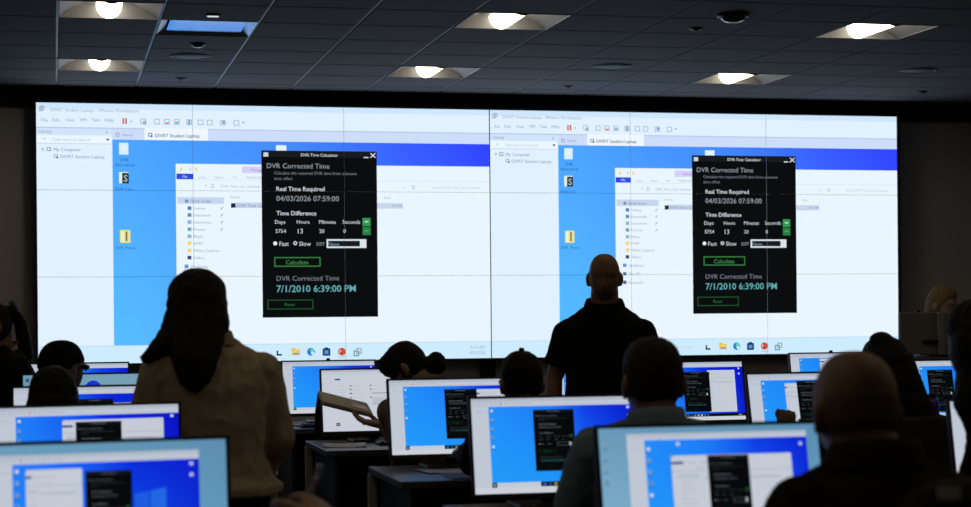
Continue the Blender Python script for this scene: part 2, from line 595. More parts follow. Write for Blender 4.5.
    w.T('v', 403.6, 405.4, 187.4, LINE); w.O(412, 185.4, 415, 189, 3, LINE); w.T('Search DVR Time Calc Desktop', 432.6, 480, 187.6, (184, 196, 214))
    w.R(176.6, 180.4, 490, 181, (216, 230, 244))
    w.R(177.4, 197.2, 224, 203.8, (198, 214, 238)); w.T('Quick access', 190.4, 211, 201, (104, 122, 150)); w.R(185, 199.6, 188.4, 202.6, (120, 140, 180))
    rows = [('Desktop', 208.2, (84, 126, 190), 205.5), ('Downloads', 215.1, (96, 134, 186), 211), ('Documents', 222.2, (140, 180, 210), 211),
            ('Pictures', 229.3, (110, 160, 190), 205.6), ('Music', 236.4, (150, 180, 200), 203), ('DIVRT', 243.4, (240, 214, 120), 203.4),
            ('White_Captions', 250.5, (240, 214, 120), 219.4), ('Videos', 257.7, (50, 66, 120), 204.4), ('OneDrive', 266.6, (96, 148, 204), 208),
            ('This PC', 275.6, (80, 110, 140), 204), ('Network', 284.6, (70, 100, 150), 207)]
    for q, (t, y, c, xe) in enumerate(rows):
        o = 3 if q > 7 else 0
        w.R(187.6 - o, y - 1.9, 191.4 - o, y + 1.7, c)
        w.T(t, 193.6 - o, xe, y, (140, 156, 182))
        if q < 4:
            w.line(*Q(220.6, y + 1.2), *Q(223, y - 1.2), 4, (150, 164, 186))
    w.T('Name', 230.4, 239.8, 196.9, (168, 184, 206)); w.T('Date', 384.2, 390.4, 197.7, (168, 184, 206))
    w.R(235.6, 202.8, 403, 208.3, (200, 214, 238)); w.R(231, 203.2, 235.6, 207.7, (30, 40, 64))
    w.T('DVR Time Calculator', 237.4, 276, 205.6, (118, 134, 164)); w.T('4/3 AM', 392, 402, 205.7, (140, 154, 178))
    # taskbar
    w.r(0, by1, 1920, 1080, (206, 236, 255), True)
    w.r(0, Q(115, 346.0)[1] - 2, 1920, by1 + 2, (196, 224, 244))
    k0 = (34, 40, 44)
    w.R(276.6, 350.6, 278.2, 355.6, k0); w.R(276.6, 354, 281.8, 355.7, k0)
    w.R(291.6, 349.4, 300.4, 355.6, (240, 206, 96)); w.R(291.6, 348.4, 295.6, 350, (226, 180, 70)); w.R(293, 353, 299, 354.6, (90, 150, 210))
    w.C(311, 351.8, 4.0, (30, 128, 206)); w.C(312.2, 350.6, 2.2, (96, 206, 190)); w.C(312.6, 353.2, 1.7, (206, 236, 255))
    w.R(322.6, 348.4, 330.4, 355.8, (34, 60, 108)); w.R(324.6, 350.4, 328.4, 354, (90, 150, 220)); w.R(324.6, 347.4, 328.2, 348.4, (34, 60, 108))
    w.C(342, 351.6, 4.0, (206, 84, 56)); w.R(338.2, 349.6, 342.4, 353.8, (176, 52, 36)); w.T('P', 339.2, 341.4, 351.7, (240, 220, 214), True)
    w.R(338.4, 356.6, 346, 357.2, (196, 130, 116))
    w.O(353.6, 350.4, 359.2, 356.2, 5, (90, 150, 170)); w.O(356.2, 348, 361.8, 353.8, 5, (150, 170, 160))
    w.T('9:11 AM', 470.2, 485.2, 346.9 + .2, (148, 172, 196)); w.T('4/3/2026', 469.4, 485.4, 352.6, (148, 172, 196))
    w.T('~ ~-----', 243.5, 262.5, 352.4, (226, 170, 184))
    # the black calculator window
    K, K2 = (11, 13, 15), (24, 27, 31)
    c0, c1 = Q(262.0, 234), Q(377.4, 234)
    xa, xb, yt, yb = c0[0], c1[0], Q(319.5, 151.0)[1], Q(320, 317.2)[1]
    w.r(xa, yt, xb, yb, K)
    w.r(xa, yt, xb, yt + 27, K2)
    w.R(263.4, 152.4, 268.2, 156.6, (200, 214, 226)); w.T('DVR Time Calculator', 301, 338, 155, (226, 232, 238))
    w.R(363.6, 157.0, 368.4, 158, (220, 228, 236))
    w.line(*Q(370.4, 153.2), *Q(375.4, 157.8), 4, (225, 230, 236)); w.line(*Q(370.4, 157.8), *Q(375.4, 153.2), 4, (225, 230, 236))
    T1, T2, B1 = (150, 160, 170), (120, 128, 140), (206, 214, 224)
    w.T('DVR Corrected Time', 266.8, 329.4, 165.8, T1)
    w.T('Calculate the required DVR time from a known', 274, 356.6, 173.2, T2); w.T('time offset', 274, 292.6, 178.4, T2)
    w.T('Real Time Required', 276.4, 324.6, 188.8, B1, True)
    w.T('04/03/2026 07:59:00', 276.4, 339, 198.4, T1)
    w.T('Time Difference', 276.5, 316.4, 213.1, B1, True)
    for t, v, a, b_, va, vb in (('Days', '5754', 275, 285.4, 275.6, 286), ('Hours', '13', 296.8, 309.4, 297.8, 302.8), ('Minutes', '20', 319.2, 335.8, 319.4, 324.4), ('Seconds', '0', 342.6, 360.2, 343.4, 345.8)):
        w.T(t, a, b_, 221.8, B1); w.T(v, va, vb, 231, B1)
    w.R(362.4, 218, 370.6, 226.2, (52, 150, 84)); w.R(362.6, 227, 370.8, 235, (40, 128, 70))
    w.R(364.6, 221, 368.4, 222.4, (190, 226, 200)); w.R(364.6, 230.4, 368.4, 231.2, (120, 180, 140))
    w.C(275.2, 243.4, 2, (236, 240, 244)); w.T('Fast', 279.4, 289, 243.6, B1); w.C(295.2, 243.2, 2, (210, 216, 224)); w.C(295.2, 243.2, 1.0, K)
    w.T('Slow', 299.2, 311, 243.6, B1); w.T('DST', 316.6, 324.8, 243.9, T1)
    w.R(326.6, 239.2, 366.4, 248, (220, 228, 234)); w.R(328.2, 240.8, 359.8, 246.4, (22, 28, 34)); w.T('None', 328.6, 339.4, 244, (130, 160, 180))
    w.O(274.2, 257, 320.6, 266.8, 5, (52, 122, 64)); w.T('Calculate', 285.8, 308.4, 262.2, (66, 146, 76))
    w.T('DVR Corrected Time', 276.6, 339.2, 278.1, T2)
    w.T('7/1/2010 6:39:00 PM', 276.6, 355.8, 288.4, (98, 172, 176), True)
    w.O(267.4, 299.6, 313.4, 309.4, 4, (34, 82, 44)); w.T('Reset', 285, 295, 304.4, (50, 108, 58))
    return w


wp = wall_picture()
base = wp.mesh('p')
vw = thing('video_wall', 'giant bright video wall of tiled displays showing two desktop pictures with black calculator windows', 'video wall',
           (WALL_X0 + VW, WALL_Y, 0))
panel_body = MB()
panel_body.box((0, .05, 0), (PWm - .0002, .096, PHm - .0002))
pb = panel_body.mesh('display_panel', pm('matt_black', (.004, .004, .005), 1, .1, 20, spec=0))
for r_ in range(3):
    for c_ in range(3):
        bm = bmesh.new()
        bm.from_mesh(base)
        gl = .0040 if c_ == 0 else .0010
        grt = .0040 if c_ == 2 else .0010
        xa, xb = -VW / 2 + c_ * PWm + gl, -VW / 2 + (c_ + 1) * PWm - grt
        za, zb = VH / 2 - (r_ + 1) * PHm + .0010, VH / 2 - r_ * PHm - .0010
        for co, no in (((xa, 0, 0), (-1, 0, 0)), ((xb, 0, 0), (1, 0, 0)), ((0, 0, za), (0, 0, -1)), ((0, 0, zb), (0, 0, 1))):
            bmesh.ops.bisect_plane(bm, geom=bm.verts[:] + bm.edges[:] + bm.faces[:], plane_co=co, plane_no=no, clear_outer=True)
        cx, cz = -VW / 2 + (c_ + .5) * PWm, VH / 2 - (r_ + .5) * PHm
        bmesh.ops.translate(bm, verts=bm.verts, vec=(-cx, 0, -cz))
        me = bpy.data.meshes.new('panel_picture')
        bm.to_mesh(me)
        bm.free()
        for m in base.materials:
            me.materials.append(m)
        for half in (0, 1):
            pn = link('display_panel', pb, vw, (cx + (half - .5) * VW, .002, WALL_TOP - VH / 2 + cz))
            link('panel_picture', me, pn, (0, -.0005, 0))
bpy.data.meshes.remove(base)
fr = MB()
zc_ = WALL_TOP - VH / 2
for sx in (-1, 1):
    fr.box((sx * (VW + .010), .045, zc_), (.018, .11, VH + .04))
    fr.box((0, .045, zc_ + sx * (VH / 2 + .010)), (2 * VW, .11, .018))
sf = MB()
sf.box((0, .145, zc_), (2 * VW - .16, .07, VH - .12))
for sx in (-1, 0, 1):
    sf.box((sx * (VW - .4), .145, (WALL_TOP - VH) / 2 + .02), (.12, .06, WALL_TOP - VH + .03))
sf.build('support_frame', pm('black_support', (.006, .006, .007), .8), vw)
fr.build('frame', pm('black_frame', (.006, .006, .007), .6), vw)

# ------------------------------------------------------------------ monitors
MW, MH = .531, .299
MK = .78
WH, WH2, PANE = (218, 226, 238), (226, 232, 242), (214, 222, 236)
GRY = (176, 186, 204)


def mgrad():
    return em_grad('monitor_wallpaper', [(0, (34, 160, 255)), (.5, (34, 156, 255)), (.8, (24, 100, 250)), (1, (14, 40, 226))], None,
                   [(0, (36, 150, 255)), (.45, (30, 124, 252)), (.7, (14, 50, 232)), (1, (10, 18, 206))], None, .95)


def mgrad_deep():
    return em_grad('monitor_wallpaper_deep', [(0, (34, 150, 255)), (.3, (30, 136, 252)), (.55, (20, 100, 250)), (1, (12, 30, 210))], None,
                   [(0, (34, 140, 255)), (.35, (24, 96, 246)), (.6, (10, 30, 220)), (1, (10, 16, 200))], None, .95)


def calc(u, x0, y0, x1, y1, txt=True):
    """small black calculator window"""
    w, h = x1 - x0, y1 - y0
    u.r(x0, y0, x1, y1, (9, 11, 13))
    u.r(x0, y0, x1, y0 + h * .045, (22, 25, 29))
    if not txt:
        return
    g1, g2 = (96, 104, 112), (66, 72, 80)
    X, Y = (lambda a: x0 + w * a), (lambda a: y0 + h * a)
    u.text('DVR Time Calculator', X(.34), X(.66), Y(.036), (150, 156, 164))
    u.text('DVR Corrected Time', X(.05), X(.58), Y(.115), g1)
    u.text('Calculate the required DVR time from a known', X(.11), X(.82), Y(.15), g2)
    u.text('time offset', X(.11), X(.27), Y(.18), g2)
    u.text('Real Time Required', X(.13), X(.54), Y(.25), (128, 136, 144))
    u.text('04/03/2026 07:59:00', X(.13), X(.67), Y(.305), g1)
    u.text('Time Difference', X(.13), X(.46), Y(.395), (128, 136, 144))
    for t, a, b_ in (('Days', .11, .2), ('Hours', .3, .41), ('Minutes', .49, .63), ('Seconds', .69, .85)):
        u.text(t, X(a), X(b_), Y(.445), g2)
    for t, a, b_ in (('5754', .12, .2), ('13', .31, .35), ('20', .5, .55), ('0', .7, .72)):
        u.text(t, X(a), X(b_), Y(.5), g1)
    u.r(X(.87), Y(.41), X(.94), Y(.46), (24, 84, 44))
    u.disc(X(.12), Y(.56), w * .016, (170, 176, 182)); u.text('Fast', X(.15), X(.23), Y(.57), g1); u.text('Slow', X(.32), X(.42), Y(.57), g1)
    u.frame(X(.56), Y(.535), X(.9), Y(.59), w * .008, (120, 126, 132)); u.r(X(.85), Y(.535), X(.9), Y(.59), (190, 196, 202))
    u.frame(X(.1), Y(.65), X(.5), Y(.71), w * .008, (26, 70, 34)); u.text('Calculate', X(.2), X(.4), Y(.69), (30, 90, 44))
    u.text('DVR Corrected Time', X(.13), X(.67), Y(.79), g2)
    u.text('7/1/2010 6:39:00 PM', X(.13), X(.8), Y(.85), (58, 110, 112))
    u.frame(X(.04), Y(.9), X(.44), Y(.96), w * .006, (18, 50, 24))


def explorer(u, x0, y0, x1, y1, pink=False):
    w, h = x1 - x0, y1 - y0
    u.r(x0, y0, x1, y1, WH, True)
    u.r(x0, y0 + h * .0, x0 + w * .02, y0 + h * .02, (200, 190, 120))
    if pink:
        u.r(x0 + w * .3, y0, x0 + w * .48, y0 + h * .06, (236, 176, 200))
    u.r(x0, y0 + h * .075, x0 + w * .1, y0 + h * .105, (36, 56, 150))
    for k in range(4):
        u.r(x0 + w * (.14 + .1 * k), y0 + h * .085, x0 + w * (.2 + .1 * k), y0 + h * .095, GRY)
    u.r(x0, y0 + h * .19, x1, y0 + h * .197, GRY)
    u.text('DVR_Time_Calc_Desktop', x0 + w * .2, x0 + w * .45, y0 + h * .165, (150, 160, 176))
    u.r(x0 + w * .04, y0 + h * .24, x0 + w * .22, y0 + h * .27, (198, 206, 222))
    for k in range(9):
        u.r(x0 + w * .07, y0 + h * (.31 + .055 * k), x0 + w * (.16 + .02 * (k % 3)), y0 + h * (.32 + .055 * k), (190, 198, 212))
    u.r(x0 + w * .26, y0 + h * .27, x0 + w * .9, y0 + h * .30, (200, 208, 224))


def icons(u, x, y0, dy, n, c=(226, 238, 250)):
    for k in range(n):
        u.r(x, y0 + dy * k, x + .014, y0 + .028 + dy * k, c if k in (0, 4) else (170, 196, 214))
        if k in (1, 2, 3):
            u.r(x + .003, y0 + .006 + dy * k, x + .012, y0 + .022 + dy * k, (30, 60, 110) if k == 3 else (96, 140, 180))
        u.r(x - .004, y0 + .034 + dy * k, x + .018, y0 + .040 + dy * k, (30, 80, 160))


def vm(u, x0=0., y0=0., x1=1., y1=1., exp=None, clc=None, ex_pink=False, deep=False, right_icons=0, txt=True, pane=.105, top=.085):
    """a virtual machine window: white menus, white library pane, blue desktop, taskbars"""
    X, Y = (lambda a: x0 + (x1 - x0) * a), (lambda a: y0 + (y1 - y0) * a)
    u.r(X(0), Y(0), X(1), Y(1), PANE, True)
    q = top / .085
    u.r(X(0), Y(0), X(1), Y(.035 * q), (196, 206, 222))
    for k in range(6):
        u.r(X(.012 + .026 * k), Y(.047 * q), X(.028 + .026 * k), Y(.054 * q), (170, 180, 196))
    u.r(X(.175), Y(.044 * q), X(.186), Y(.060 * q), (200, 120, 104))
    for k in range(7):
        u.r(X(.205 + .024 * k), Y(.044 * q), X(.217 + .024 * k), Y(.058 * q), (182, 194, 212))
    u.r(X(0), Y(.066 * q), X(1), Y(.069 * q), (188, 198, 214))
    u.r(X(.004), Y(.076), X(pane - .008), Y(.084), (200, 210, 226))
    u.text('My Computer', X(.02), X(.066), Y(.126), (150, 160, 178)); u.text('DIVRT Student Laptop', X(.026), X(pane - .01), Y(.15), (160, 170, 186))
    u.r(X(pane), Y(top), X(1.0), Y(.935), mgrad_deep() if deep else mgrad(), True)
    icons(u, X(pane + .012), Y(.115), .095 * (y1 - y0), 5)
    for k in range(right_icons):
        u.r(X(.955), Y(.10 + .09 * k), X(.972), Y(.128 + .09 * k), (206, 222, 250))
    if exp:
        explorer(u, X(exp[0]), Y(exp[1]), X(exp[2]), Y(exp[3]), ex_pink)
    if clc:
        calc(u, X(clc[0]), Y(clc[1]), X(clc[2]), Y(clc[3]), txt)
    u.r(X(pane), Y(.885), X(pane + .03), Y(.935), (14, 18, 24)); u.r(X(pane + .01), Y(.9), X(pane + .02), Y(.92), (200, 210, 220))
    u.r(X(pane + .03), Y(.885), X(.40), Y(.935), WH)
    u.r(X(.40), Y(.885), X(1.0), Y(.935), (14, 18, 26))
    for k in range(7):
        u.r(X(.415 + .033 * k), Y(.898), X(.433 + .033 * k), Y(.922), [(60, 110, 190), (40, 90, 150), (190, 150, 60), (200, 206, 214), (230, 234, 240), (60, 130, 190), (160, 80, 50)][k])
    u.r(X(.93), Y(.902), X(.965), Y(.918), (150, 158, 168))
    u.r(X(0), Y(.935), X(1), Y(1), WH2, True)
    u.r(X(.60), Y(.955), X(.612), Y(.975), (150, 160, 176))


HOST = (124, 172, 204)


def pic_host_left(u):       # foreground left: window ends short of the host desktop
    u.r(0, 0, 1, 1, em_grad('host_blue', [(0, (128, 180, 212)), (1, (104, 166, 206))], None, [(0, (112, 164, 196)), (1, (98, 148, 182))], None, .9), True)
    vm(u, -.0, .07, .885, .97, exp=(.20, .12, .455, .8), clc=(.47, .148, .684, .84), deep=True, right_icons=2, pane=.141, top=.075)
    u.poly([(.68, .362), (.745, .338), (.745, .52), (.68, .52)], (38, 116, 252)); u.poly([(.615, .382), (.674, .364), (.674, .52), (.615, .52)], (34, 104, 250))


def pic_host_right(u):      # foreground right
    u.r(0, 0, 1, 1, em_grad('host_blue2', [(0, (140, 190, 218)), (1, (110, 170, 206))], None, [(0, (110, 160, 192)), (1, (96, 148, 184))], None, .9), True)
    icons(u, .018, .12, .09, 4, (150, 170, 190))
    vm(u, .125, .045, .945, .97, exp=(.235, .19, .905, .86), clc=(.435, .195, .665, .86), ex_pink=True, right_icons=1, pane=.095, top=.055)
    u.r(.345, .115, .362, .145, (206, 222, 240))


def pic_full(**k):
    return lambda u: vm(u, **k)


def pic_circle(u):
    u.r(0, 0, 1, 1, em_grad('host_teal', [(0, (120, 170, 196)), (1, (150, 196, 216))], None, [(0, (120, 168, 194)), (1, (130, 176, 200))], None, .8), True)
    for k in range(4):
        u.r(.02, .05 + .12 * k, .05, .10 + .12 * k, (60, 90, 120))
    u.disc(.585, .40, .105, (24, 60, 236), ry=.31)
    u.r(0, .95, 1, 1, (200, 220, 232))


def pic_white(u):           # a bright file window fills the screen
    u.r(0, 0, 1, 1, (222, 228, 240), True)
    u.r(0, 0, 1, .035, (200, 208, 224)); u.r(0, .06, 1, .066, (196, 204, 218))
    u.r(.12, .14, .172, .165, (58, 84, 150))
    for k in range(9):
        u.r(.012, .12 + .03 * k, .09, .124 + .03 * k, (206, 213, 226))
    for k in range(5):
        u.r(.15, .26 + .05 * k, .215, .268 + .05 * k, (196, 204, 218))
    u.r(.13, .24, .131, .56, GRY); u.r(.13, .56, .215, .563, GRY)
    for x, y in ((.255, .25), (.255, .31), (.255, .375), (.255, .445), (.44, .25), (.44, .31), (.44, .445), (.62, .25), (.62, .31)):
        u.r(x, y, x + .018, y + .018, (110, 118, 132) if (x, y) != (.255, .375) else (50, 58, 70)); u.r(x + .03, y + .004, x + .10, y + .012, (204, 210, 222))
    u.r(.45, .37, .98, .40, (208, 213, 222)); u.r(.46, .38, .9, .388, (140, 148, 160))
    u.r(.46, .455, .95, .56, (206, 211, 222)); u.r(.46, .56, .95, .568, (120, 128, 142)); u.disc(.59, .565, .007, (50, 58, 70), ry=.013)
    u.r(.12, .86, .155, .91, (40, 48, 60)); u.r(.13, .873, .145, .897, (190, 198, 208)); u.r(.36, .865, .39, .905, (40, 48, 60))
    u.r(.0, .93, 1, .934, (200, 208, 222)); u.r(.6, .955, .612, .975, (150, 160, 176))


def monitor_meshes():
    ch = MB()
    bz = .008
    w2, h2 = MW / 2 + bz, MH / 2 + bz
    ch.box((0, .012, -.004), (2 * w2, .02, 2 * h2 + .008), bev=.003)
    ch.box((0, .03, 0), (.36, .03, .22), bev=.01)
    bzl = MB()
    for sx in (-1, 1):
        bzl.box((sx * (MW / 2 + bz / 2), -.0005, 0), (bz, .006, MH + 2 * bz), bev=.001)
    bzl.box((0, -.0005, MH / 2 + bz / 2), (MW, .006, bz), bev=.001)
    bzl.box((0, -.0005, -MH / 2 - bz / 2 - .004), (MW, .006, bz + .008), bev=.001)
    st = MB()
    st.box((0, 0, 0), (.05, .022, 1.0), bev=.004)
    ba = MB()
    ba.box((0, -.01, .006), (.24, .19, .012), bev=.005)
    cam = MB()
    cam.box((0, .008, MH / 2 + bz + .0065), (.020, .016, .011), bev=.003)
    return ch.mesh('casing', black_plastic), bzl.mesh('bezel', black_plastic), st.mesh('neck', dark_metal), ba.mesh('base', dark_metal), cam.mesh('camera_module', black_plastic)


MM = monitor_meshes()
MON = {}


def monitor(key, px, py, zc, tilt, pic, label, yaw=0, cam=False):
    """px, py: photo position of the middle of the screen's top edge; zc: distance along the view"""
    T = at(px, py, zc)
    rot = Euler((-radians(tilt), 0, radians(yaw)), 'XYZ')
    M = rot.to_matrix()
    C = T - M @ Vector((0, 0, MH / 2))
    t = thing('computer_monitor', label, 'monitor', (C.x, C.y + .06, DESK + .001), 0, 'student monitors on the desks')
    loc = C - Vector((C.x, C.y + .06, DESK + .001))
    link('casing', MM[0], t, loc, rot)
    link('bezel', MM[1], t, loc, rot)
    u = UI(MW, MH, 1, 1, .00015, MK)
    pic(u)
    link('screen', u.mesh('screen'), t, loc + M @ Vector((0, .0015, 0)), rot)
    nk = link('neck', MM[2], t, (0, .03, (loc.z - .06) / 2 + .08))
    nk.scale = (1, 1, max(.08, loc.z - .02))
    nk.location.z = .01 + nk.scale.z / 2
    link('base', MM[3], t, (0, .03, 0))
    if cam:
        link('camera_module', MM[4], t, loc, rot)
    MON[key] = C
    return t


monitor('A1', 105.5, 442.8, 4.06, 5, pic_host_left, 'large blurred monitor nearest the camera at the left, window on pale blue desktop', 7)
monitor('A2', 708.8, 426.2, 4.27, 12, pic_host_right, 'large blurred monitor in front of the bald man, pale blue desktop border')
monitor('B1', 88.5, 406.3, 5.45, 4, pic_full(exp=(.355, .13, .915, .8), clc=(.428, .15, .68, .84), deep=True, right_icons=1), 'monitor directly behind the nearest left one, showing explorer and black window', 9)
monitor('B2', 552.5, 397.6, 5.88, 11, pic_full(clc=(.375, .125, .625, .775), deep=False, right_icons=2), 'monitor in front of the grey-shirted man, black window in the middle of its blue desktop')
monitor('B3', 1025, 400, 6.0, 11, pic_full(exp=(.3, .1, .9, .8)), 'monitor at the right edge, only a white sliver of its screen showing')
monitor('C1', 86, 387.2, 7.05, 6, pic_full(clc=(.43, .15, .69, .83), exp=(.69, .2, .95, .8), deep=True), 'monitor in front of the long-haired person at the left, blue desktop strip showing')
monitor('C2', 454, 379.6, 7.45, 13, pic_full(clc=(.42, .13, .67, .8), exp=(.66, .135, .97, .8), deep=False), 'monitor in front of the person in the cap, black window right of centre')
monitor('C3', 807.5, 373.6, 7.7, 15, pic_full(exp=(.30, .13, .46, .8), clc=(.40, .10, .64, .8)), 'monitor left of the bald head, blue desktop with narrow white window')
monitor('D1', 83, 374.6, 8.5, 8, pic_circle, 'monitor with a pale teal screen and blue circle, facing the man in the cap')
monitor('D2', 375.5, 369.6, 9.05, 11, pic_white, 'monitor with an almost white screen behind the hand holding papers')
monitor('D3', 692.5, 362.4, 9.5, 11, pic_full(clc=(.395, .165, .66, .85), exp=(.64, .14, .92, .86), deep=True, right_icons=2), 'monitor right of the grey-shirted man, black window beside a white one')
monitor('D4', 957, 360.6, 9.35, 12, pic_full(clc=(.18, .15, .44, .86)), 'monitor below the blonde woman, black window behind a purple bottle')
monitor('E1', 79, 363.8, 10.3, 11, pic_full(), 'furthest left monitor, only a white strip of screen showing below the video wall')
monitor('E2', 328.5, 361.4, 10.7, 11, pic_full(right_icons=1), 'monitor with a plain blue desktop behind the white-screened monitor', cam=True)
monitor('E3', 597, 357.6, 10.9, 11, pic_full(), 'monitor hidden behind the standing presenter')
monitor('E4', 831.5, 353.5, 11.1, 11, pic_full(exp=(.35, .1, .9, .8)), 'furthest right monitor, touching the lower edge of the video wall', cam=True)

# ------------------------------------------------------------------ desks
XO, DW, DF, DB = .10, .84, .52, .22
DL = {'A1': 'dark desk under the nearest left monitor', 'A2': 'dark desk under the monitor in front of the bald man', 'B1': 'dark desk under the second monitor on the left',
      'B2': 'dark desk under the monitor of the grey-shirted man', 'B3': 'dark desk under the monitor at the right edge', 'C1': 'dark desk under the monitor of the long-haired person',
      'C2': 'dark desk with papers and a blue pad in front of the cap wearer', 'C3': 'dark desk under the monitor left of the bald head', 'D1': 'dark desk under the teal screen with the blue circle',
      'D2': 'dark desk with a pale leg under the white-screened monitor', 'D3': 'dark desk under the monitor right of the grey-shirted man', 'D4': 'dark desk holding the purple bottle',
      'E1': 'dark desk under the furthest left monitor', 'E2': 'dark desk with keyboard under the plain blue monitor', 'E3': 'dark desk behind the standing presenter', 'E4': 'dark desk under the furthest right monitor'}
d = MB(); d.box((XO, (DB - DF) / 2, -.014), (DW, DF + DB, .028), bev=.004)
dt = d.mesh('desk_top', desk_top_m)
d = MB(); d.box((0, 0, -.371), (.035, .035, .742), bev=.004); dl = d.mesh('leg', pm('pale_leg', (.36, .33, .29), .5, .08, 30))
d = MB(); d.box((XO, DB - .05, -.22), (DW - .10, .018, .36), bev=.003); dp = d.mesh('modesty_panel', desk_black)
d = MB(); d.box((0, -.165, -.3995), (.02, .66, .741), bev=.003); dsd = d.mesh('side_panel', desk_black)
DESKS = {}
for k, C in MON.items():
    t = thing('desk', DL[k], 'desk', (C.x + {'A': 0, 'B': 0, 'C': 0, 'D': 0, 'E': 0}[k[0]] + {'C1': -.11, 'D1': -.11, 'D3': .1}.get(k, 0), C.y, DESK), 0, 'student desks')
    link('desk_top', dt, t)
    for sx in (-1, 1):
        link('leg', dl, t, (XO + sx * (DW / 2 - .012), DB - .025, -.028))
        link('side_panel', dsd, t, (XO + sx * (DW / 2 - .05), 0, 0))
    link('modesty_panel', dp, t)
    DESKS[k] = t

# ------------------------------------------------------------------ chairs
def chair_meshes():
    s_ = MB(); s_.box((0, 0, .405), (.46, .44, .05), bev=.02)
    bk = MB()
    rings = []
    for z, w, y in ((.52, .19, -.005), (.56, .205, -.01), (.70, .215, -.02), (.86, .21, -.015), (.95, .195, -.005), (.985, .17, 0), (1.0, .12, .003)):
        rings.append([Vector((w * cos(a), -.245 + y + .022 * sin(a) - .03 * (1 - (cos(a)) ** 2), z)) for a in [2 * pi * q / 24 for q in range(24)]])
    bk.loft(rings)
    sp = MB(); sp.tube([(0, -.15, .375), (0, -.31, .40), (0, -.325, .55), (0, -.325, .70)], [(.03, .01)] * 4)
    po = MB(); po.lathe([(.028, .09), (.028, .25), (.022, .25), (.022, .37), (.06, .378)], n=16)
    bs = MB()
    for q in range(5):
        a = 2 * pi * q / 5 + pi / 2
        bs.tube([(0, 0, .09), (.15 * cos(a), .15 * sin(a), .085), (.27 * cos(a), .27 * sin(a), .065)], [.022, .018, .013], n=8)
    ca = MB(); ca.ball((0, 0, .026), (.02, .024, .026), n=12, k=8)
    return [x.mesh(n, chair_black if n in ('seat', 'backrest') else dark_metal) for x, n in ((s_, 'seat'), (bk, 'backrest'), (sp, 'spine'), (po, 'gas_post'), (bs, 'star_base'), (ca, 'caster'))]


CM = chair_meshes()


def chair(x, y, rz, label, back=1.0):
    t = thing('office_chair', label, 'chair', (x, y, 0), rz, 'black office chairs')
    for me in CM[:5]:
        ch = link(me.name.split('.')[0], me, t)
        if ch.name.startswith('backrest'):
            ch.scale = (1, 1, back)
    for q in range(5):
        a = 2 * pi * q / 5 + pi / 2
        link('caster', CM[5], t, (.27 * cos(a), .27 * sin(a), 0))
    return t


# ------------------------------------------------------------------ people
def remesh(mb, name, mat, parent, voxel=.006, smooth=4, fold=0, fscale=9, loc=None, rot=None, seed=0):
    """fuse the shapes into one continuous skin"""
    bmesh.ops.recalc_face_normals(mb.bm, faces=mb.bm.faces)
    me = bpy.data.meshes.new('tmp')
    mb.bm.to_mesh(me)
    mb.bm.free()
    o = link('tmp', me)
    r = o.modifiers.new('r', 'REMESH')
    r.mode = 'VOXEL'
    r.voxel_size = voxel
    if smooth:
        sm = o.modifiers.new('s', 'SMOOTH')
        sm.factor, sm.iterations = .5, smooth
    dg = bpy.context.evaluated_depsgraph_get()
    ev = o.evaluated_get(dg)
    out = bpy.data.meshes.new_from_object(ev, depsgraph=dg)
    bpy.data.objects.remove(o)
    bpy.data.meshes.remove(me)
    out.name = name
    out.materials.clear()
    out.materials.append(mat)
    if fold:
        ns = [v.normal.copy() for v in out.vertices]
        for v, n_ in zip(out.vertices, ns):
            p = Vector((v.co.x * fscale, v.co.y * fscale, v.co.z * fscale * .8 + seed))
            k = noise.noise(p) + .5 * noise.noise(p * 2.3)
            k = 1 - 2 * abs(k) * 1.2
            v.co += n_ * fold * (k - .4)
    for p in out.polygons:
        p.use_smooth = True
    return link(name, out, parent, loc, rot)


def G(x, s):
    return exp(-(x / s) ** 2)


def head_pt(d, thick=None, beard=0):
    """point of the head surface in direction d; face towards +y"""
    q = (abs(d.x) ** 2.5 + abs(d.y) ** 2.5 + abs(d.z) ** 2.5) ** (-1 / 2.5)
    x, y, z = .0745 * d.x * q, .095 * d.y * q, .116 * d.z * q
    if y < 0:
        x *= 1 + .05 * G(z - .03, .06)
    if z < -.02:
        t = (-z - .02) / .096
        x *= 1 - .30 * t ** 1.3
        y *= (1 - .55 * t) if y < 0 else (1 - .06 * t)
    if y > 0:
        f = min(1, y / .05)
        y += f * (.024 * G(x, .013) * G(z + .036, .020) * (1 if z < -.02 else .8) + .010 * G(x, .009) * G(z + .01, .022)
                  - .010 * (G(x - .033, .016) + G(x + .033, .016)) * G(z - .008, .014) + .004 * G(z - .03, .012)
                  + .006 * G(x, .022) * G(z + .068, .008) - .003 * G(x, .022) * G(z + .080, .006) + .010 * G(x, .028) * G(z + .104, .018))
    p = Vector((x, y, z))
    if thick:
        k = thick(x, y, z)
        p += Vector((d.x, d.y, d.z)).normalized() * k
    return p


def add_head(mb, M, thick=None, ears=True, n=56, k=44):
    rings = []
    for i in range(k + 1):
        th = pi * min(max(i, .15), k - .15) / k
        rings.append([M @ head_pt(Vector((sin(th) * cos(2 * pi * j / n), sin(th) * sin(2 * pi * j / n), -cos(th))), thick) for j in range(n)])
    mb.loft(rings)
    if ears:
        for s_ in (-1, 1):
            R_ = M.to_3x3() @ Matrix.Rotation(radians(22 * s_), 3, 'Z') @ Matrix.Rotation(radians(-8), 3, 'X')
            mb.ball(M @ Vector((s_ * .0835, -.010, -.012)), (.010, .020, .033), M=R_)
            mb.ball(M @ Vector((s_ * .081, -.003, -.036)), (.010, .012, .014), M=R_)


def limb(mb, pts, rad, n=16):
    for p, r in zip(pts, rad):
        mb.ball(p, r * .99, n=n, k=10)
    for i in range(len(pts) - 1):
        mb.tube([pts[i], pts[i + 1]], [rad[i], rad[i + 1]], n=n)


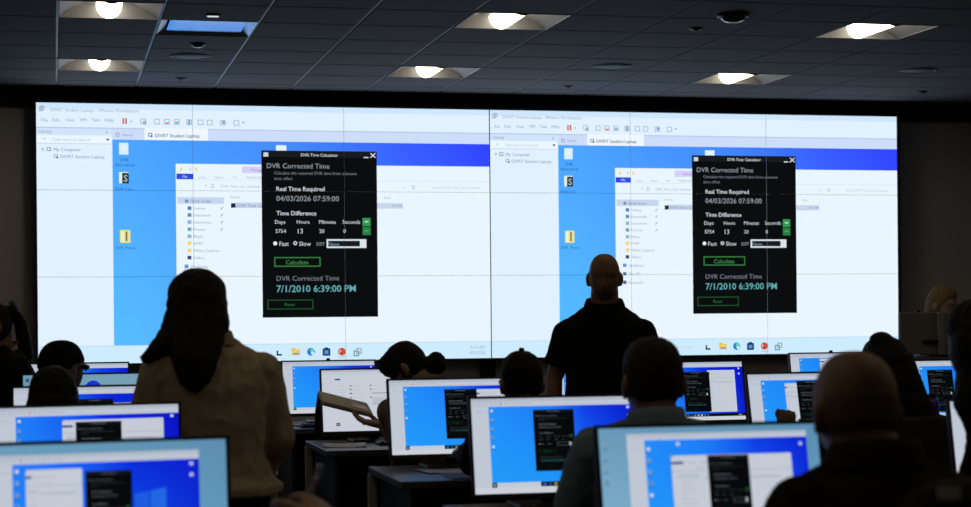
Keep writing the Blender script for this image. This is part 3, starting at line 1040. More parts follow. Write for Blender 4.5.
def hand(mb, w, d, nrm, side, curl=.5, s=1.0, spread=.06):
    """palm + four fingers + thumb. w wrist, d pointing direction, nrm palm facing, side +1 thumb to the right of d seen from the back"""
    w, d, nrm = Vector(w), Vector(d).normalized(), Vector(nrm).normalized()
    nrm = (nrm - d * nrm.dot(d)).normalized()
    lat = d.cross(nrm) * side
    mb.tube([w - d * .02 * s, w + d * .02 * s, w + d * .06 * s, w + d * .09 * s], [(.024 * s, .019 * s), (.032 * s, .017 * s), (.040 * s, .015 * s), (.039 * s, .012 * s)], ref=lat, n=16)
    for q, (o, L) in enumerate(((.031, .072), (.0105, .082), (-.0105, .076), (-.031, .060))):
        p = w + d * .085 * s + lat * o * s
        a = 0.15 + curl * .5
        dirn = (d + lat * o * spread / .03).normalized()
        pts, rad = [p - d * .02 * s, p], [.0095 * s, .0095 * s]
        for f, rr in ((.45, .0088), (.31, .0080), (.24, .0070)):
            dd = dirn * cos(a) + nrm * sin(a)
            p = p + dd * L * f * s
            pts.append(p)
            rad.append(rr * s)
            a += curl * 1.0
        limb(mb, pts, rad, 10)
    p0 = w + d * .022 * s + lat * .028 * s
    p1 = p0 + (d * .6 + lat * .65 + nrm * .35).normalized() * .042 * s
    p2 = p1 + (d * .85 + lat * .25 + nrm * .45).normalized() * .034 * s
    p3 = p2 + (d * .9 - lat * .05 + nrm * .5).normalized() * .026 * s
    limb(mb, [p0, p1, p2, p3], [.015 * s, .0115 * s, .010 * s, .008 * s], 10)


SKIN = {k: pm('skin_' + k, c, .55, .12, 40, bump=.05) for k, c in
        (('brown', (.21, .10, .055)), ('tan', (.38, .22, .14)), ('fair', (.50, .31, .23)), ('deep', (.12, .06, .035)))}
HAIR = {k: pm('hair_' + k, c, .62, .35, 70, bump=.6, bscale=160, spec=.18) for k, c in
        (('black', (.005, .0045, .004)), ('brown', (.018, .010, .006)), ('blonde', (.22, .145, .07)))}


def cloth(name, c, rough=.9):
    return pm('cloth_' + name, c, rough, .2, 50, bump=.35, bscale=350, spec=.12)


TORSO = [(-.11, .13, .105), (-.03, .172, .128), (.06, .165, .122), (.14, .152, .115), (.25, .163, .118), (.34, .176, .116), (.41, .168, .098), (.455, .13, .082), (.485, .085, .068)]


def person(label, loc, yaw, pose='sit', top=1.31, skin='tan', shirt=None, sleeves='long', trousers=None, lean=.06, girth=1.0, shw=.18,
           head=(0, 0, 0), hs=1.0, nko=0, head_off=(0, 0, 0), arms=None, hair=None, hairkind='short', voxel=.007, collar=False, hands=None, folds=.004, name='person', shirt_name='shirt', sh_up=0, elb=.05, hem=0, neck_r=.054):
    """one figure, standing or seated, facing +y before yaw. top: height of the crown."""
    t = thing(name, label, 'person', loc, yaw)
    hipz = .535 if pose == 'sit' else top * .525
    hcz = top - .116
    nk = hcz - .105 + nko                      # neck base height
    sc_t = (nk - hipz) / .505            # torso length factor
    ly = lambda z: lean * (z - hipz) / (nk - hipz)
    V = Vector
    rings = lambda e, g=1.0: [[V(((rx * girth * g + e) * cos(a), ly(hipz + dz * sc_t) + (ry * girth * g + e) * sin(a), hipz + dz * sc_t)) for a in [2 * pi * q / 28 for q in range(28)]] for dz, rx, ry in TORSO]
    sh = [V((s_ * shw, ly(hipz + .43 * sc_t) - .005, hipz + (.385 + sh_up) * sc_t)) for s_ in (-1, 1)]
    arms = arms or {}
    A = []
    for q, s_ in enumerate((-1, 1)):
        if q in arms:
            e_, w_ = [V(k) for k in arms[q]]
        elif pose == 'sit':
            e_, w_ = V((s_ * (shw + elb), .10, .845)), V((s_ * .15, .335, .868))
        else:
            e_, w_ = V((s_ * (shw + .06), -.02, sh[q].z - .29)), V((s_ * (shw + .075), .05, sh[q].z - .53))
        A.append((sh[q], e_, w_))
    if pose == 'sit':
        legs = [[V((s_ * .09, .0, .535)), V((s_ * .11, .42, .535)), V((s_ * .11, .40, .10))] for s_ in (-1, 1)]
    else:
        legs = [[V((s_ * .09 * girth, 0, hipz - .03)), V((s_ * .095, .015, hipz * .54)), V((s_ * .10, -.01, .09))] for s_ in (-1, 1)]
    # body: one continuous mesh
    b = MB()
    hy = ly(nk) + .03
    HM = Matrix.Translation(V((head_off[0], hy + head_off[1], hcz + head_off[2]))) @ Euler((radians(head[1]), radians(head[2]), radians(head[0])), 'ZXY' if False else 'XYZ').to_matrix().to_4x4() @ Matrix.Scale(hs, 4)
    add_head(b, HM)
    hc = HM @ V((0, -.025, -.06))
    limb(b, [V((0, ly(nk) - .005, nk - .02)), hc], [neck_r * 1.08, neck_r])
    b.loft([[V((p.x, p.y, max(p.z, .462 if pose == 'sit' else 0))) for p in r] for r in rings(-.004)])
    for q, (a_, e_, w_) in enumerate(A):
        m1 = a_.lerp(e_, .5)
        limb(b, [a_, m1, e_, e_.lerp(w_, .3), w_], [.052 * girth, .046 * girth, .040, .040, .028])
        hd = (hands or {}).get(q)
        if hd is None:
            d_ = (w_ - e_).normalized()
            if pose == 'sit':
                d_ = V((d_.x * .4, abs(d_.y) + .3, -.10)).normalized()
                hd = (d_, (0, 0, -1), .18)
            else:
                hd = (V((d_.x * .3, d_.y * .6, -1)), (-1 if q else 1, .2, 0), .4)
        d_, n_, cu = hd
        sd = 1 if ((V(d_).cross(V(n_))).dot(V((-1 if q else 1, .0, .0)) if pose == 'sit' else V((0, 1, 0))) > 0) else -1
        hand(b, w_ + V(d_).normalized() * .015, d_, n_, sd, cu)
    for h_, k_, f_ in legs:
        limb(b, [h_, h_.lerp(k_, .5), k_, k_.lerp(f_, .3), f_], [.080, .070, .052, .052, .036])
        limb(b, [f_ + V((0, 0, -.03)), f_ + V((0, .12, -.055))], [.036, .028])
    remesh(b, 'body', SKIN[skin], t, voxel, 3)
    # shirt
    if shirt is not None:
        b = MB()
        R_ = rings(.014)
        if pose == 'sit':
            b.loft(R_[1:])
        else:
            base_r = [[V((p.x * 1.22, p.y * 1.16, R_[0][0].z - .02)) for p in R_[0]]]
            if hem:
                k = 1.13
                b.loft([[V((p.x * k, p.y * k, hem)) for p in R_[1]], [V((p.x * k, p.y * k, hem + .03)) for p in R_[1]]] + [r for r in R_ if r[0].z > hem + .05])
            else:
                b.loft(base_r + [[V((p.x * 1.24, p.y * 1.18, R_[0][0].z)) for p in R_[0]]] + R_[1:])
        for q, (a_, e_, w_) in enumerate(A):
            r0 = .052 * girth + .013
            b.ball(a_ + V((0, 0, -.004)), r0, n=20)
            if sleeves == 'short':
                m_ = a_.lerp(e_, .72)
                b.tube([a_, a_.lerp(e_, .35), m_], [r0, r0 * .98, r0 * 1.0], n=20)
            else:
                limb(b, [a_, a_.lerp(e_, .5), e_, e_.lerp(w_, .4), e_.lerp(w_, .93)], [r0, .046 * girth + .014, .053, .050, .040])
            # yoke towards the neck
            b.tube([a_ + V((0, 0, .008)), V((.055 * (-1 if q == 0 else 1), ly(nk), nk - .032))], [.050, .046], n=16)
        remesh(b, shirt_name, shirt, t, voxel, 3, folds, 9, seed=RND.random() * 50)
        if collar:
            b = MB()
            cz = nk - .035
            cr = []
            for z, g_ in ((0, 1.42), (.035, 1.28), (.06, 1.18), (.062, 1.34), (.04, 1.48), (.01, 1.60)):
                cr.append([V((neck_r * g_ * cos(a), ly(nk) + .002 + neck_r * g_ * 1.02 * sin(a), cz + z - .022 * max(0, sin(a)) + .014 * max(0, -sin(a)))) for a in [2 * pi * q / 28 for q in range(28)]])
            b.loft(cr, caps=False)
            cm = collar if not isinstance(collar, bool) else shirt
            b.build('collar', cm, t)
    # trousers
    if trousers is not None:
        b = MB()
        b.loft([[V((p.x, p.y, max(p.z, .455 if pose == 'sit' else 0))) for p in r] for r in rings(.004)[:3]])
        for h_, k_, f_ in legs:
            limb(b, [h_, h_.lerp(k_, .5), k_, k_.lerp(f_, .4), f_ + V((0, 0, .02))], [.088, .079, .064, .062, .056])
        remesh(b, 'trousers', trousers, t, .009, 3, .002, 10)
        for h_, k_, f_ in legs:
            b = MB()
            limb(b, [f_ + V((0, -.02, -.042)), f_ + V((0, .07, -.050)), f_ + V((0, .15, -.058))], [.043, .040, .030])
            b.box((f_.x, f_.y + .06, f_.z - .083), (.085, .25, .012), bev=.004)
            remesh(b, 'shoe', pm('black_shoe', (.01, .01, .01), .5), t, .007, 2)
    # hair / cap
    if hair is not None:
        b = MB()
        hm = HAIR[hair] if hairkind != 'stubble' else pm('hair_stubble', (.12, .065, .038), .7, .2, 60)
        if hairkind == 'short':
            def tk(x, y, z):
                line = .055 - .0 * y if y > .045 else (-.0 if y > .0 else (-.055 if y > -.05 else -.075))
                g_ = 1 / (1 + exp(-(z - line) / .006))
                return -.012 + g_ * (.0165 + .006 / (1 + exp(-(z - .05) / .02)))
            add_head(b, HM, tk, False)
        elif hairkind == 'stubble':
            def tk(x, y, z):
                g_ = 1 / (1 + exp(-(z + .062) / .006)) / (1 + exp((z - .055) / .012)) / (1 + exp((y - .035) / .006))
                return -.010 + g_ * .0118
            add_head(b, HM, tk, False)
        elif hairkind in ('long', 'bun', 'pony', 'bob', 'cloak', 'wavy'):
            def tk(x, y, z):
                line = .058 if y > .06 else (.02 if y > .03 else -.10)
                g_ = 1 / (1 + exp(-(z - line) / .008))
                big = {'long': .033, 'bun': .024, 'pony': .02}.get(hairkind, .026)
                return -.014 + g_ * (big + .004 * noise.noise(V((x, y, z)) * 30))
            add_head(b, HM, tk, False)
            H = lambda x, y, z: HM @ V((x, y, z))
            W = lambda x, y, z: HM.translation + V((x, y, z))
            if hairkind == 'long':
                b.tube([H(.0, -.03, .03), W(-.004, -.06, -.05), W(-.024, -.11, -.12), W(-.034, -.155, -.18), W(-.036, -.175, -.235), W(-.03, -.18, -.262)],
                       [(.098, .08), (.10, .08), (.085, .06), (.07, .045), (.05, .032), (.02, .014)], n=24, ref=(1, 0, 0))
                b.ball(H(.0, -.01, .055), (.098, .095, .075))
                for s_ in (-1,):
                    b.tube([H(s_ * .06, .0, .03), W(s_ * .088, -.01, -.06), W(s_ * .092, -.02, -.14), W(s_ * .086, -.07, -.23), W(s_ * .07, -.11, -.32)], [(.035, .05), (.035, .055), (.034, .05), (.03, .04), (.015, .02)], n=14)
                # a lock that swings out over the left shoulder
                b.tube([W(-.08, -.03, -.07), W(-.115, -.06, -.11), W(-.155, -.075, -.145), W(-.195, -.08, -.165)], [.045, .040, .030, .012], n=12)
            elif hairkind == 'bob':
                b.tube([H(0, -.03, .0), W(0, -.045, -.07), W(0, -.05, -.12)], [(.09, .085), (.094, .08), (.085, .06)], n=20, ref=(1, 0, 0))
            elif hairkind == 'bun':
                b.ball(H(0, -.132, -.07), (.046, .05, .054))
                b.tube([H(0, -.09, -.05), H(0, -.14, -.07)], [.04, .035])
                b.tube([W(-.03, -.155, -.03), W(-.025, -.155, -.08)], [.030, .014])
                b.ball(H(0, .050, .045), (.072, .05, .06))
                b.ball(H(.03, .03, .02), (.062, .05, .06)); b.ball(H(-.03, .03, .02), (.062, .05, .06))
            elif hairkind == 'pony':
                b.tube([H(0, -.085, .045), H(0, -.125, .03), W(0, -.15, .01), W(0, -.165, -.07), W(0, -.178, -.15), W(0, -.18, -.22)], [.026, .026, .033, .036, .036, .014], n=16)
            elif hairkind == 'cloak':
                b.ball(H(-.028, -.03, .112), (.046, .04, .034))
                b.tube([H(0, -.02, .05), W(.012, -.03, -.04), W(.03, -.04, -.13), W(.06, -.045, -.22), W(.085, -.05, -.29)],
                       [(.095, .09), (.112, .095), (.125, .095), (.140, .09), (.13, .06)], n=24, ref=(1, 0, 0))
            elif hairkind == 'wavy':
                pts, rad = [], []
                for q in range(14):
                    z = .03 - q * .035
                    pts.append(W(.010 * max(0, q - 5), -.03, z))
                    rad.append((.100 + (.004 + .0016 * q) * sin(q * 1.7) - .0014 * max(0, q - 6) ** 2, .09 - .003 * q))
                b.tube(pts, rad, n=24, ref=(1, 0, 0))
        remesh(b, 'hair', hm, t, .006 if voxel > .005 else .005, 2, .003 if hairkind != 'stubble' else 0, 40 if hairkind not in ('long', 'wavy') else 26)
    return t, HM


def cap_on(t, HM, mat, brim=True, button=True):
    b = MB()

    def tk(x, y, z):
        line = .022 if y > 0 else -.005
        g_ = 1 / (1 + exp(-(z - line) / .004))
        return -.014 + g_ * .021
    add_head(b, HM, tk, False)
    c = remesh(b, 'cap', mat, t, .006, 2)
    if brim:
        b = MB()
        rings = []
        for q in range(9):
            a = -1 + 2 * q / 8
            x = a * .082
            y0_, y1_ = .105 * (1 - .45 * a * a), .105 * (1 - .45 * a * a) + .034 * (1 - a ** 4)
            z = .028 - .022 * a * a
            rings.append([HM @ Vector((x, y0_ - .02, z + .004)), HM @ Vector((x, y1_, z - .012)), HM @ Vector((x, y1_, z - .015)), HM @ Vector((x, y0_ - .02, z - .001))])
        b.loft(rings)
        b.build('brim', mat, c)
    if button:
        MB().ball(HM @ Vector((0, -.008, .131)), (.011, .011, .008)).build('button', mat, c)


def glasses_on(t, HM, mat):
    b = MB()
    for s_ in (-1, 1):
        pts = [HM @ Vector((s_ * .033 + .024 * cos(a), .104, .004 + .019 * sin(a))) for a in [2 * pi * q / 16 for q in range(17)]]
        b.tube(pts, .0022, n=6, caps=False)
        b.tube([HM @ Vector((s_ * .057, .104, .01)), HM @ Vector((s_ * .083, .06, .008)), HM @ Vector((s_ * .084, .0, .002))], .002, n=6)
    b.tube([HM @ Vector((-.009, .106, .006)), HM @ Vector((.009, .106, .006))], .002, n=6)
    b.build('glasses', mat, t)


dark_trousers = cloth('dark_trousers', (.012, .012, .014))
blackc = cloth('black', (.006, .006, .0065))


def seat_for(k, px, off=.72):
    """hip position of someone seated at desk k whose head is seen near px"""
    y = MON[k].y - off
    return Vector((at_y(px, 330, y).x, y, 0))


def seated(k, px, label, chair_label, off=.72, cb=1.0, cdx=0, **kw):
    p = seat_for(k, px, off)
    t, HM = person(label, p, kw.pop('yaw', 0), **kw)
    chair(p.x + cdx, p.y, 0, chair_label, cb)
    return t, HM


# the bald man in front, right
seated('A2', 886, 'bald man seen from behind in a dark shirt, seated at the nearest right monitor', 'black office chair of the bald man', top=1.308, skin='brown', hs=.97, head_off=(-.024, 0, 0),
       shirt=cloth('brown_black', (.022, .017, .014)), trousers=dark_trousers, hair='brown', hairkind='stubble', voxel=.006, girth=1.08, shw=.155, elb=.05, collar=True, neck_r=.064, off=.76, folds=.005, sh_up=.03, nko=.015)
# grey-blue shirt
seated('B2', 662, 'short-haired man seen from behind in a grey-blue shirt, seated before a monitor', 'black office chair of the grey-shirted man', cb=1.05, cdx=-.02, top=1.305, skin='brown',
       shirt=cloth('grey_blue', (.19, .265, .335)), trousers=dark_trousers, hair='brown', hairkind='short', voxel=.006, girth=1.05, shw=.185, sh_up=.045, collar=True, neck_r=.058, off=.74)
# person in cap, from behind
t, HM = seated('C2', 527, 'person seen from behind in a dark cap, seated left of the presenter', 'black office chair of the cap wearer before the presenter', top=1.25, skin='brown', shw=.16, elb=.02, hs=.91,
               shirt=blackc, trousers=dark_trousers, collar=cloth('pale_collar', (.12, .12, .12)), off=.74, hair='black', hairkind='short')
cap_on(t, HM, cloth('cap_black', (.006, .006, .007)))
# long dark hair in front, left
seated('C1', 52.5, 'person with straight dark hair seen from behind, seated at the left before the cap wearer', 'black office chair of the long-haired person', top=1.215, skin='brown', hs=.95,
       shirt=blackc, trousers=dark_trousers, hair='black', hairkind='bob', off=.74)
# man in cap on the left, turned to the right
t, HM = seated('D1', 61, 'man in a dark cap and dark clothes seated at the left, head turned right', 'black office chair of the man in the cap at the left', top=1.285, skin='deep',
               shirt=blackc, trousers=dark_trousers, head=(-46, 0, 0), off=.74, collar=cloth('pale_collar', (.12, .12, .12)))
cap_on(t, HM, cloth('cap_black', (.006, .006, .007)), button=False)
# woman with the bun, looking down to the left, holding papers
p = seat_for('D2', 428, .74)
hl = at(384, 426, (p.y * 1.0 + .2) * cY + p.x * sY)
wl = Vector((hl.x - p.x, .16, hl.z))
t, HM = person('woman with dark hair in a bun and tan jumper, holding papers and looking down', p, 0, top=1.265, skin='tan', shirt=cloth('tan_jumper', (.20, .155, .11)), trousers=dark_trousers,
               hair='black', hairkind='bun', voxel=.0045, head=(64, -34, 0), hs=.93, head_off=(-.072, .03, .0), arms={0: ((wl.x + .06, .0, wl.z - .085), (wl.x + .005, .215, wl.z + .0)), 1: ((.24, .10, .845), (.16, .335, .868))}, shw=.16,
               hands={0: ((-.95, .22, .22), (.12, -.1, 1), .30)}, lean=.08, collar=True, nko=.035)
chair(p.x, p.y, 0, 'black office chair of the woman holding papers')
PB = p
# papers in her hand
pc = at(346, 409.5, (p.y + .27) * cY + p.x * sY)
pc.z += .016
nb = thing('notebook', 'open paper booklet with a white sheet, held up in front of the white monitor', 'notebook', pc)
nb.rotation_euler = (radians(15), radians(15), radians(4))
pg = MB()
for q in range(7):
    pg.box((-.01 + .003 * (q % 3), .002 * (q % 2), .004 + .0021 * q), (.235, .17, .0016))
pg.build('pages', pm('paper_tan', (.62, .56, .48), .8, .06, 30), nb)
MB().box((-.01, 0, 0), (.24, .175, .004), bev=.0015).build('cover', pm('cover_grey', (.12, .11, .10), .7), nb)
MB().box((.055, -.03, .020), (.075, .06, .003), bev=.001).build('white_sheet', pm('white_card', (.75, .77, .80), .35, .03, 20), nb)
# dark-haired person right of the bald man
t, HM = seated('C3', 895, 'dark-clad person with long black hair and a topknot, seated beyond the bald man', 'black office chair of the person with the topknot', top=1.275, skin='deep', shirt=blackc,
               trousers=dark_trousers, hair='black', hairkind='cloak', off=.74, shw=.20,
               arms={0: ((-.30, .16, .845), (-.325, .30, .895)), 1: ((.26, .08, .845), (.17, .335, .868))}, hands={0: ((.25, .35, .75), (.1, .95, -.3), 1.0)})
# standing woman in the tan jacket
p = at(212, 400, 6.1)
t, HM = person('standing woman with long black hair and tan jacket, seen from behind at the left', (p.x, p.y, 0), radians(4), pose='stand', top=1.525, skin='tan', shirt=cloth('tan_jacket', (.42, .33, .235)), trousers=cloth('black_trousers', (.008, .008, .009)),
               hair='black', hairkind='long', voxel=.006, girth=1.1, shw=.162, head=(-22, -6, 0), head_off=(-.035, .0, .0), collar=True, folds=.007, lean=.03, sh_up=.015, hem=.80,
               arms={0: ((-.225, .0, 1.00), (-.18, .20, .86)), 1: ((.225, .02, .98), (.17, .20, .82))}, shirt_name='jacket')
# presenter
p = at(604.5, 320, 9.0)
t, HM = person('bald presenter in a black polo shirt standing before the video wall', (p.x, p.y, 0), radians(166), pose='stand', top=1.676, skin='brown', hs=.96, shirt=blackc, sleeves='short', sh_up=-.005, nko=-.03, trousers=dark_trousers,
               voxel=.006, girth=1.15, shw=.178, head=(-4, -8, 0), collar=True, neck_r=.066, lean=.0,
               arms={0: ((-.245, -.02, 1.07), (-.26, .06, .84)), 1: ((.245, -.02, 1.07), (.25, .06, .84))})
bd = MB()


def tkb(x, y, z):
    g_ = (1 / (1 + exp((z + .055) / .005))) * (1 if y > .005 else 0)
    return -.010 + g_ * .0135
add_head(bd, HM, tkb, False)
remesh(bd, 'beard', pm('hair_beard', (.10, .06, .04), .7, .2, 60), t, .006, 2)
for q in range(2):
    MB().ball((0, .118 + .02 * q * 0 + .008 * q, 1.315 - .05 * q), (.006, .003, .006), n=10, k=6).build('button', pm('grey_button', (.2, .2, .2), .4), t)
# blonde woman behind the far workstation
p = at(930, 312, 12.9)
t, HM = person('blonde woman with glasses standing behind the far right workstation', (p.x, p.y, 0), radians(180 + 38), pose='stand', top=at(943, 287.5, 12.9).z, skin='fair', shirt=cloth('grey_top', (.05, .05, .055)), trousers=dark_trousers,
               hair='blonde', hairkind='bob', head=(0, -14, 0), arms={0: ((-.26, .10, 1.03), (-.12, .28, 1.0)), 1: ((.26, .10, 1.03), (.12, .28, 1.0))})
glasses_on(t, HM, black_plastic)
# ponytail at the left edge
p = at(9, 320, 9.3)
t, HM = person('woman with a dark ponytail and red lanyard standing at the left edge', (p.x, p.y, 0), radians(112), pose='stand', top=at(2, 302, 9.3).z, skin='brown', shirt=blackc, trousers=dark_trousers,
               hair='black', hairkind='pony', head=(-8, -22, 0), girth=1.25, shw=.2)
lan = MB()
zt = at(2, 302, 9.3).z
lan.tube([(0, -.05, zt - .20), (-.068, -.01, zt - .205), (-.098, .06, zt - .25), (-.075, .17, zt - .35), (0, .235, zt - .52), (.075, .17, zt - .35), (.098, .06, zt - .25), (.068, -.01, zt - .205), (0, -.05, zt - .20)], [(.010, .006)] * 9, n=8)
lan.build('lanyard', pm('red_strap', (.13, .02, .015), .6), t)
sb = MB(); sb.tube([HM @ Vector((0, -.125 + .02 * q, .045)) for q in (0, -1)], [.031, .031], n=16)
sb.build('hair_tie', pm('dark_teal_tie', (.02, .04, .05), .6), t)
# wavy-haired person at the right edge
p = at(1048, 400, 4.9)
t, HM = person('person with long wavy dark hair at the right edge, in dark clothes', (p.x, p.y, 0), radians(12), top=1.405, skin='deep', shirt=blackc, trousers=dark_trousers, hair='black', hairkind='wavy', head_off=(-.14, 0, 0), shw=.15,
               arms={0: ((-.19, .10, .80), (-.10, .30, .66)), 1: ((.19, .10, .80), (.10, .30, .66))})
chair(p.x, p.y, radians(12), 'black office chair of the wavy-haired person at the right edge')
# writing hand at the lower edge: somebody bent low over a notepad close to the camera
hw = at(324, 503, 3.5)
p = Vector((hw.x - .02, hw.y - .62, 0))
t, HM = person('hand of a person at the lower edge holding a pale pen', p, 0, top=1.12, skin='tan', shirt=cloth('dark_sleeve', (.02, .02, .022)), trousers=dark_trousers, voxel=.0045, lean=.16, hair='black', hairkind='short',
               head=(0, -50, 0), head_off=(-.05, .12, -.16), arms={1: ((.19, .26, .84), (.02, .55, hw.z - .045)), 0: ((-.19, .26, .82), (-.08, .50, hw.z - .075))},
               hands={1: ((-.1, .75, .35), (-.5, .2, -.7), .95), 0: ((.5, .7, .2), (.2, .2, -1), .7)})
chair(p.x, p.y, 0, 'black office chair of the person holding the pen')
pn0, pn1 = at(311, 494, 3.56), at(320, 465, 3.56)
pen = thing('pen', 'pale pen held upright in the hand at the lower edge', 'pen', pn0)
v_ = pn1 - pn0
MB().tube([v_ * .0, v_ * .08, v_ * .8], [.0015, .005, .0055], n=12).build('barrel', pm('pen_grey', (.35, .38, .42), .3), pen)
MB().tube([v_ * .8, v_ * 1.0, v_ * 1.02], [.0062, .0062, .003], n=12).build('pen_cap', pm('pen_cap_pale', (.5, .54, .6), .3), pen)

# free chairs
C = MON['E2']
chair(at_y(347, 400, C.y - .72).x, C.y - .72, 0, 'empty black office chair behind the white-screened monitor', 1.02)

# ------------------------------------------------------------------ far workstation
c = at(940, 334, 12.0)
dk = thing('workstation_desk', 'tall dark workstation desk in front of the blonde woman', 'desk', (c.x, c.y, 0))
dz = at(940, 356.5, 12.0).z
MB().box((0, .15, dz - .02), (1.5, .7, .04), bev=.005).build('desk_top', desk_top_m, dk)
MB().box((0, -.17, (dz - .04) / 2), (1.46, .03, dz - .041), bev=.003).build('front_panel', desk_black, dk)
for sx in (-1, 1):
    MB().box((sx * .72, .16, (dz - .04) / 2), (.03, .6, dz - .041), bev=.003).build('side_panel', desk_black, dk)
bm_ = thing('computer_monitor', 'dark monitor seen from behind, in front of the blonde woman', 'monitor', (c.x, c.y, dz + .001))
gm = pm('monitor_back_grey', (.20, .19, .195), .5, .05, 20)
zt = at(940, 312.3, 12.0).z - dz
MB().box((0, .03, zt - .135), (.545, .03, .27), bev=.006).build('casing', gm, bm_)
MB().box((0, .0465, zt - .135), (.53, .002, .25)).build('screen', em((150, 165, 190), .35), bm_)
MB().box((0.004, -.005, zt * .5 + .004), (.045, .025, zt - .01), bev=.004).build('stand_column', pm('stand_grey', (.34, .33, .33), .4, .05, 30, metal=.3), bm_)
MB().box((0, .0, .008), (.26, .20, .014), bev=.005).build('base', dark_metal, bm_)
MB().box((-.07, -.008, .10), (.10, .03, .02), bev=.004).build('bracket', black_plastic, bm_)
MB().box((-.14, .03, zt + .007), (.03, .02, .013), bev=.004).build('camera_module', black_plastic, bm_)

# ------------------------------------------------------------------ things on the desks
key_m = pm('black_keys', (.018, .018, .02), .5)
def keyboard(k, dx, dy, label):
    C = MON[k]
    t = thing('keyboard', label, 'keyboard', (C.x + dx, C.y + dy, DESK + .001), 0, 'keyboards on the desks')
    MB().box((0, 0, .007), (.43, .13, .012), bev=.003).build('body', black_plastic, t)
    b = MB()
    for r_ in range(5):
        for q in range(15):
            if r_ == 0 and 4 <= q <= 9:
                continue
            b.box((-.1975 + q * .0282, -.049 + r_ * .0245, .0158), (.022, .019, .005), bev=.002)
    b.box((-.014, -.049, .0158), (.16, .019, .005), bev=.002)
    b.build('keys', key_m, t)
KL = {'D2': 'black keyboard below the white-screened monitor', 'E2': 'black keyboard below the plain blue monitor', 'C2': 'black keyboard at the front of the desk with papers'}
keyboard('D2', .18, -.20, KL['D2'])
keyboard('E2', .0, -.36, KL['E2'])
C = MON['C2']
# papers, folder and pad on the desk of the cap wearer
paper_m = pm('white_paper', (.42, .41, .40), .8, .05, 20)
def sheet(x, y, w, h, rz, label, m=paper_m, z=DESK + .001, n='paper_sheet', cat='paper', curl=.004):
    t = MB()
    rings = []
    for q in range(9):
        a = q / 8 - .5
        zz = curl * (4 * a * a)
        rings.append([Vector((a * w, -h / 2, zz)), Vector((a * w, h / 2, zz)), Vector((a * w, h / 2, zz + .0012)), Vector((a * w, -h / 2, zz + .0012))])
    t.loft(rings, smooth=False)
    o = t.build(n, m, None, (x, y, z), (0, 0, rz))
    return tag(o, label, cat)
fo = thing('document_folder', 'brown card folder standing behind the stand of the monitor with papers', 'folder', (C.x + .05, C.y + .196, DESK + .001))
MB().box((-.0, .0, .062), (.30, .012, .12), bev=.003).build('cover', pm('brown_card', (.24, .185, .13), .8, .1, 30), fo)
MB().box((.0, -.011, .058), (.29, .008, .112), bev=.001).build('pages', pm('page_edge', (.3, .27, .23), .8), fo)
sheet(C.x - .02, C.y - .12, .30, .21, .12, 'white paper sheet lying under the monitor on the desk with the blue pad')
sheet(C.x + .30, C.y - .28, .20, .22, -.1, 'white paper sheet at the right of the desk with the blue pad')
bp_ = MB(); bp_.box((0, 0, .0015), (.30, .20, .003), bev=.001)
tag(bp_.build('mouse_pad', pm('blue_pad', (.10, .17, .24), .6, .1, 40), None, (C.x + .03, C.y - .38, DESK + .001)), 'dull blue mouse pad at the front of the desk with papers', 'mouse pad')
ms = thing('computer_mouse', 'black computer mouse on the blue pad', 'mouse', (C.x + .0, C.y - .34, DESK + .0052))
b = MB(); b.ball((0, 0, .016), (.03, .055, .0155), n=16, k=10); b.build('shell', black_plastic, ms)
b = MB(); b.tube([(-.003, .028, .030), (.003, .028, .030)], [.006, .006], n=12); b.build('scroll_wheel', dark_metal, ms)
C = MON['E2']
sheet(C.x - .12, C.y - .20, .22, .28, .2, 'white paper sheet beside the keyboard under the plain blue monitor')
C = MON['D2']
sheet(C.x - .19, C.y - .20, .20, .28, -.15, 'white paper sheet at the left of the desk with the pale leg')
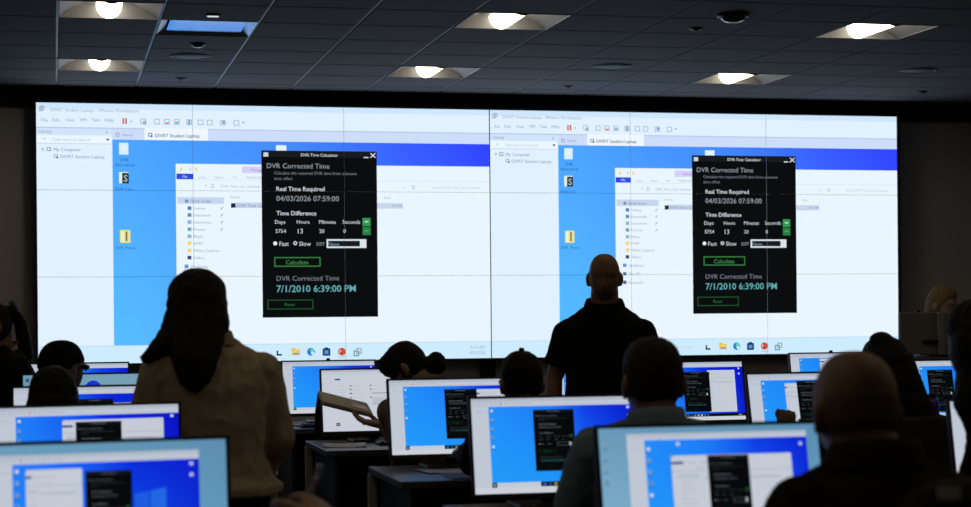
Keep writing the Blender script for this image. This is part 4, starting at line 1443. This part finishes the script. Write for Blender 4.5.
# purple bottle before the far right monitor
p = at(932.5, 405, 9.0)
bt = thing('water_bottle', 'purple water bottle in front of the monitor below the blonde woman', 'bottle', (p.x, p.y, DESK + .001))
MB().lathe([(.028, 0), (.032, .006), (.032, .16), (.027, .18), (.018, .192)], n=24).build('bottle_body', pm('purple_plastic', (.10, .012, .30), .3, .1, 20, coat=.4), bt)
MB().lathe([(.019, .193), (.019, .212), (.015, .217), (.003, .218)], n=20).build('screw_cap', pm('dark_blue_cap', (.01, .01, .05), .4), bt)

# pale tag on the chair back in the lower right corner
p = at(940, 487, 2.8)
chair_t = chair(p.x, p.y, 0, 'black chair with a pale tag in the lower right corner')
chair_t.scale = (1, 1, 1.15)
MB().box((0, 0, 0), (.03, .004, .014), bev=.001).build('care_tag', pm('pale_tag', (.55, .54, .52), .7), chair_t, (-.128, -.281, .986), (0, 0, radians(-18)))

# ------------------------------------------------------------------ world, camera, view
w = bpy.data.worlds.new('World')
sc.world = w
w.use_nodes = True
w.node_tree.nodes['Background'].inputs[0].default_value = (0, 0, 0, 1)
w.node_tree.nodes['Background'].inputs[1].default_value = 0
cam = bpy.data.cameras.new('camera')
co = bpy.data.objects.new('camera', cam)
COL.objects.link(co)
right, up, fwd = Vector((cY, -sY, 0)), Vector((0, 0, 1)), Vector((sY, cY, 0))
r2, u2 = right * cR + up * sR, up * cR - right * sR
M = Matrix((r2, u2, -fwd)).transposed().to_4x4()
M.translation = (0, 0, CH)
co.matrix_world = M
cam.sensor_fit = 'HORIZONTAL'
cam.sensor_width = 36
cam.lens = F * 36 / 971
cam.shift_x, cam.shift_y = sR * SH / 971, cR * SH / 971
cam.clip_start, cam.clip_end = .05, 60
cam.dof.use_dof = True
cam.dof.focus_distance = 11.0
cam.dof.aperture_fstop = 4.5
sc.camera = co
vs = sc.view_settings
vs.view_transform, vs.look, vs.gamma, vs.exposure, vs.use_curve_mapping = 'Standard', 'None', 1, 0, False
cy = sc.cycles
cy.use_denoising = True
cy.max_bounces, cy.diffuse_bounces, cy.glossy_bounces = 6, 3, 3
cy.use_light_tree = True
cy.sample_clamp_indirect = 3
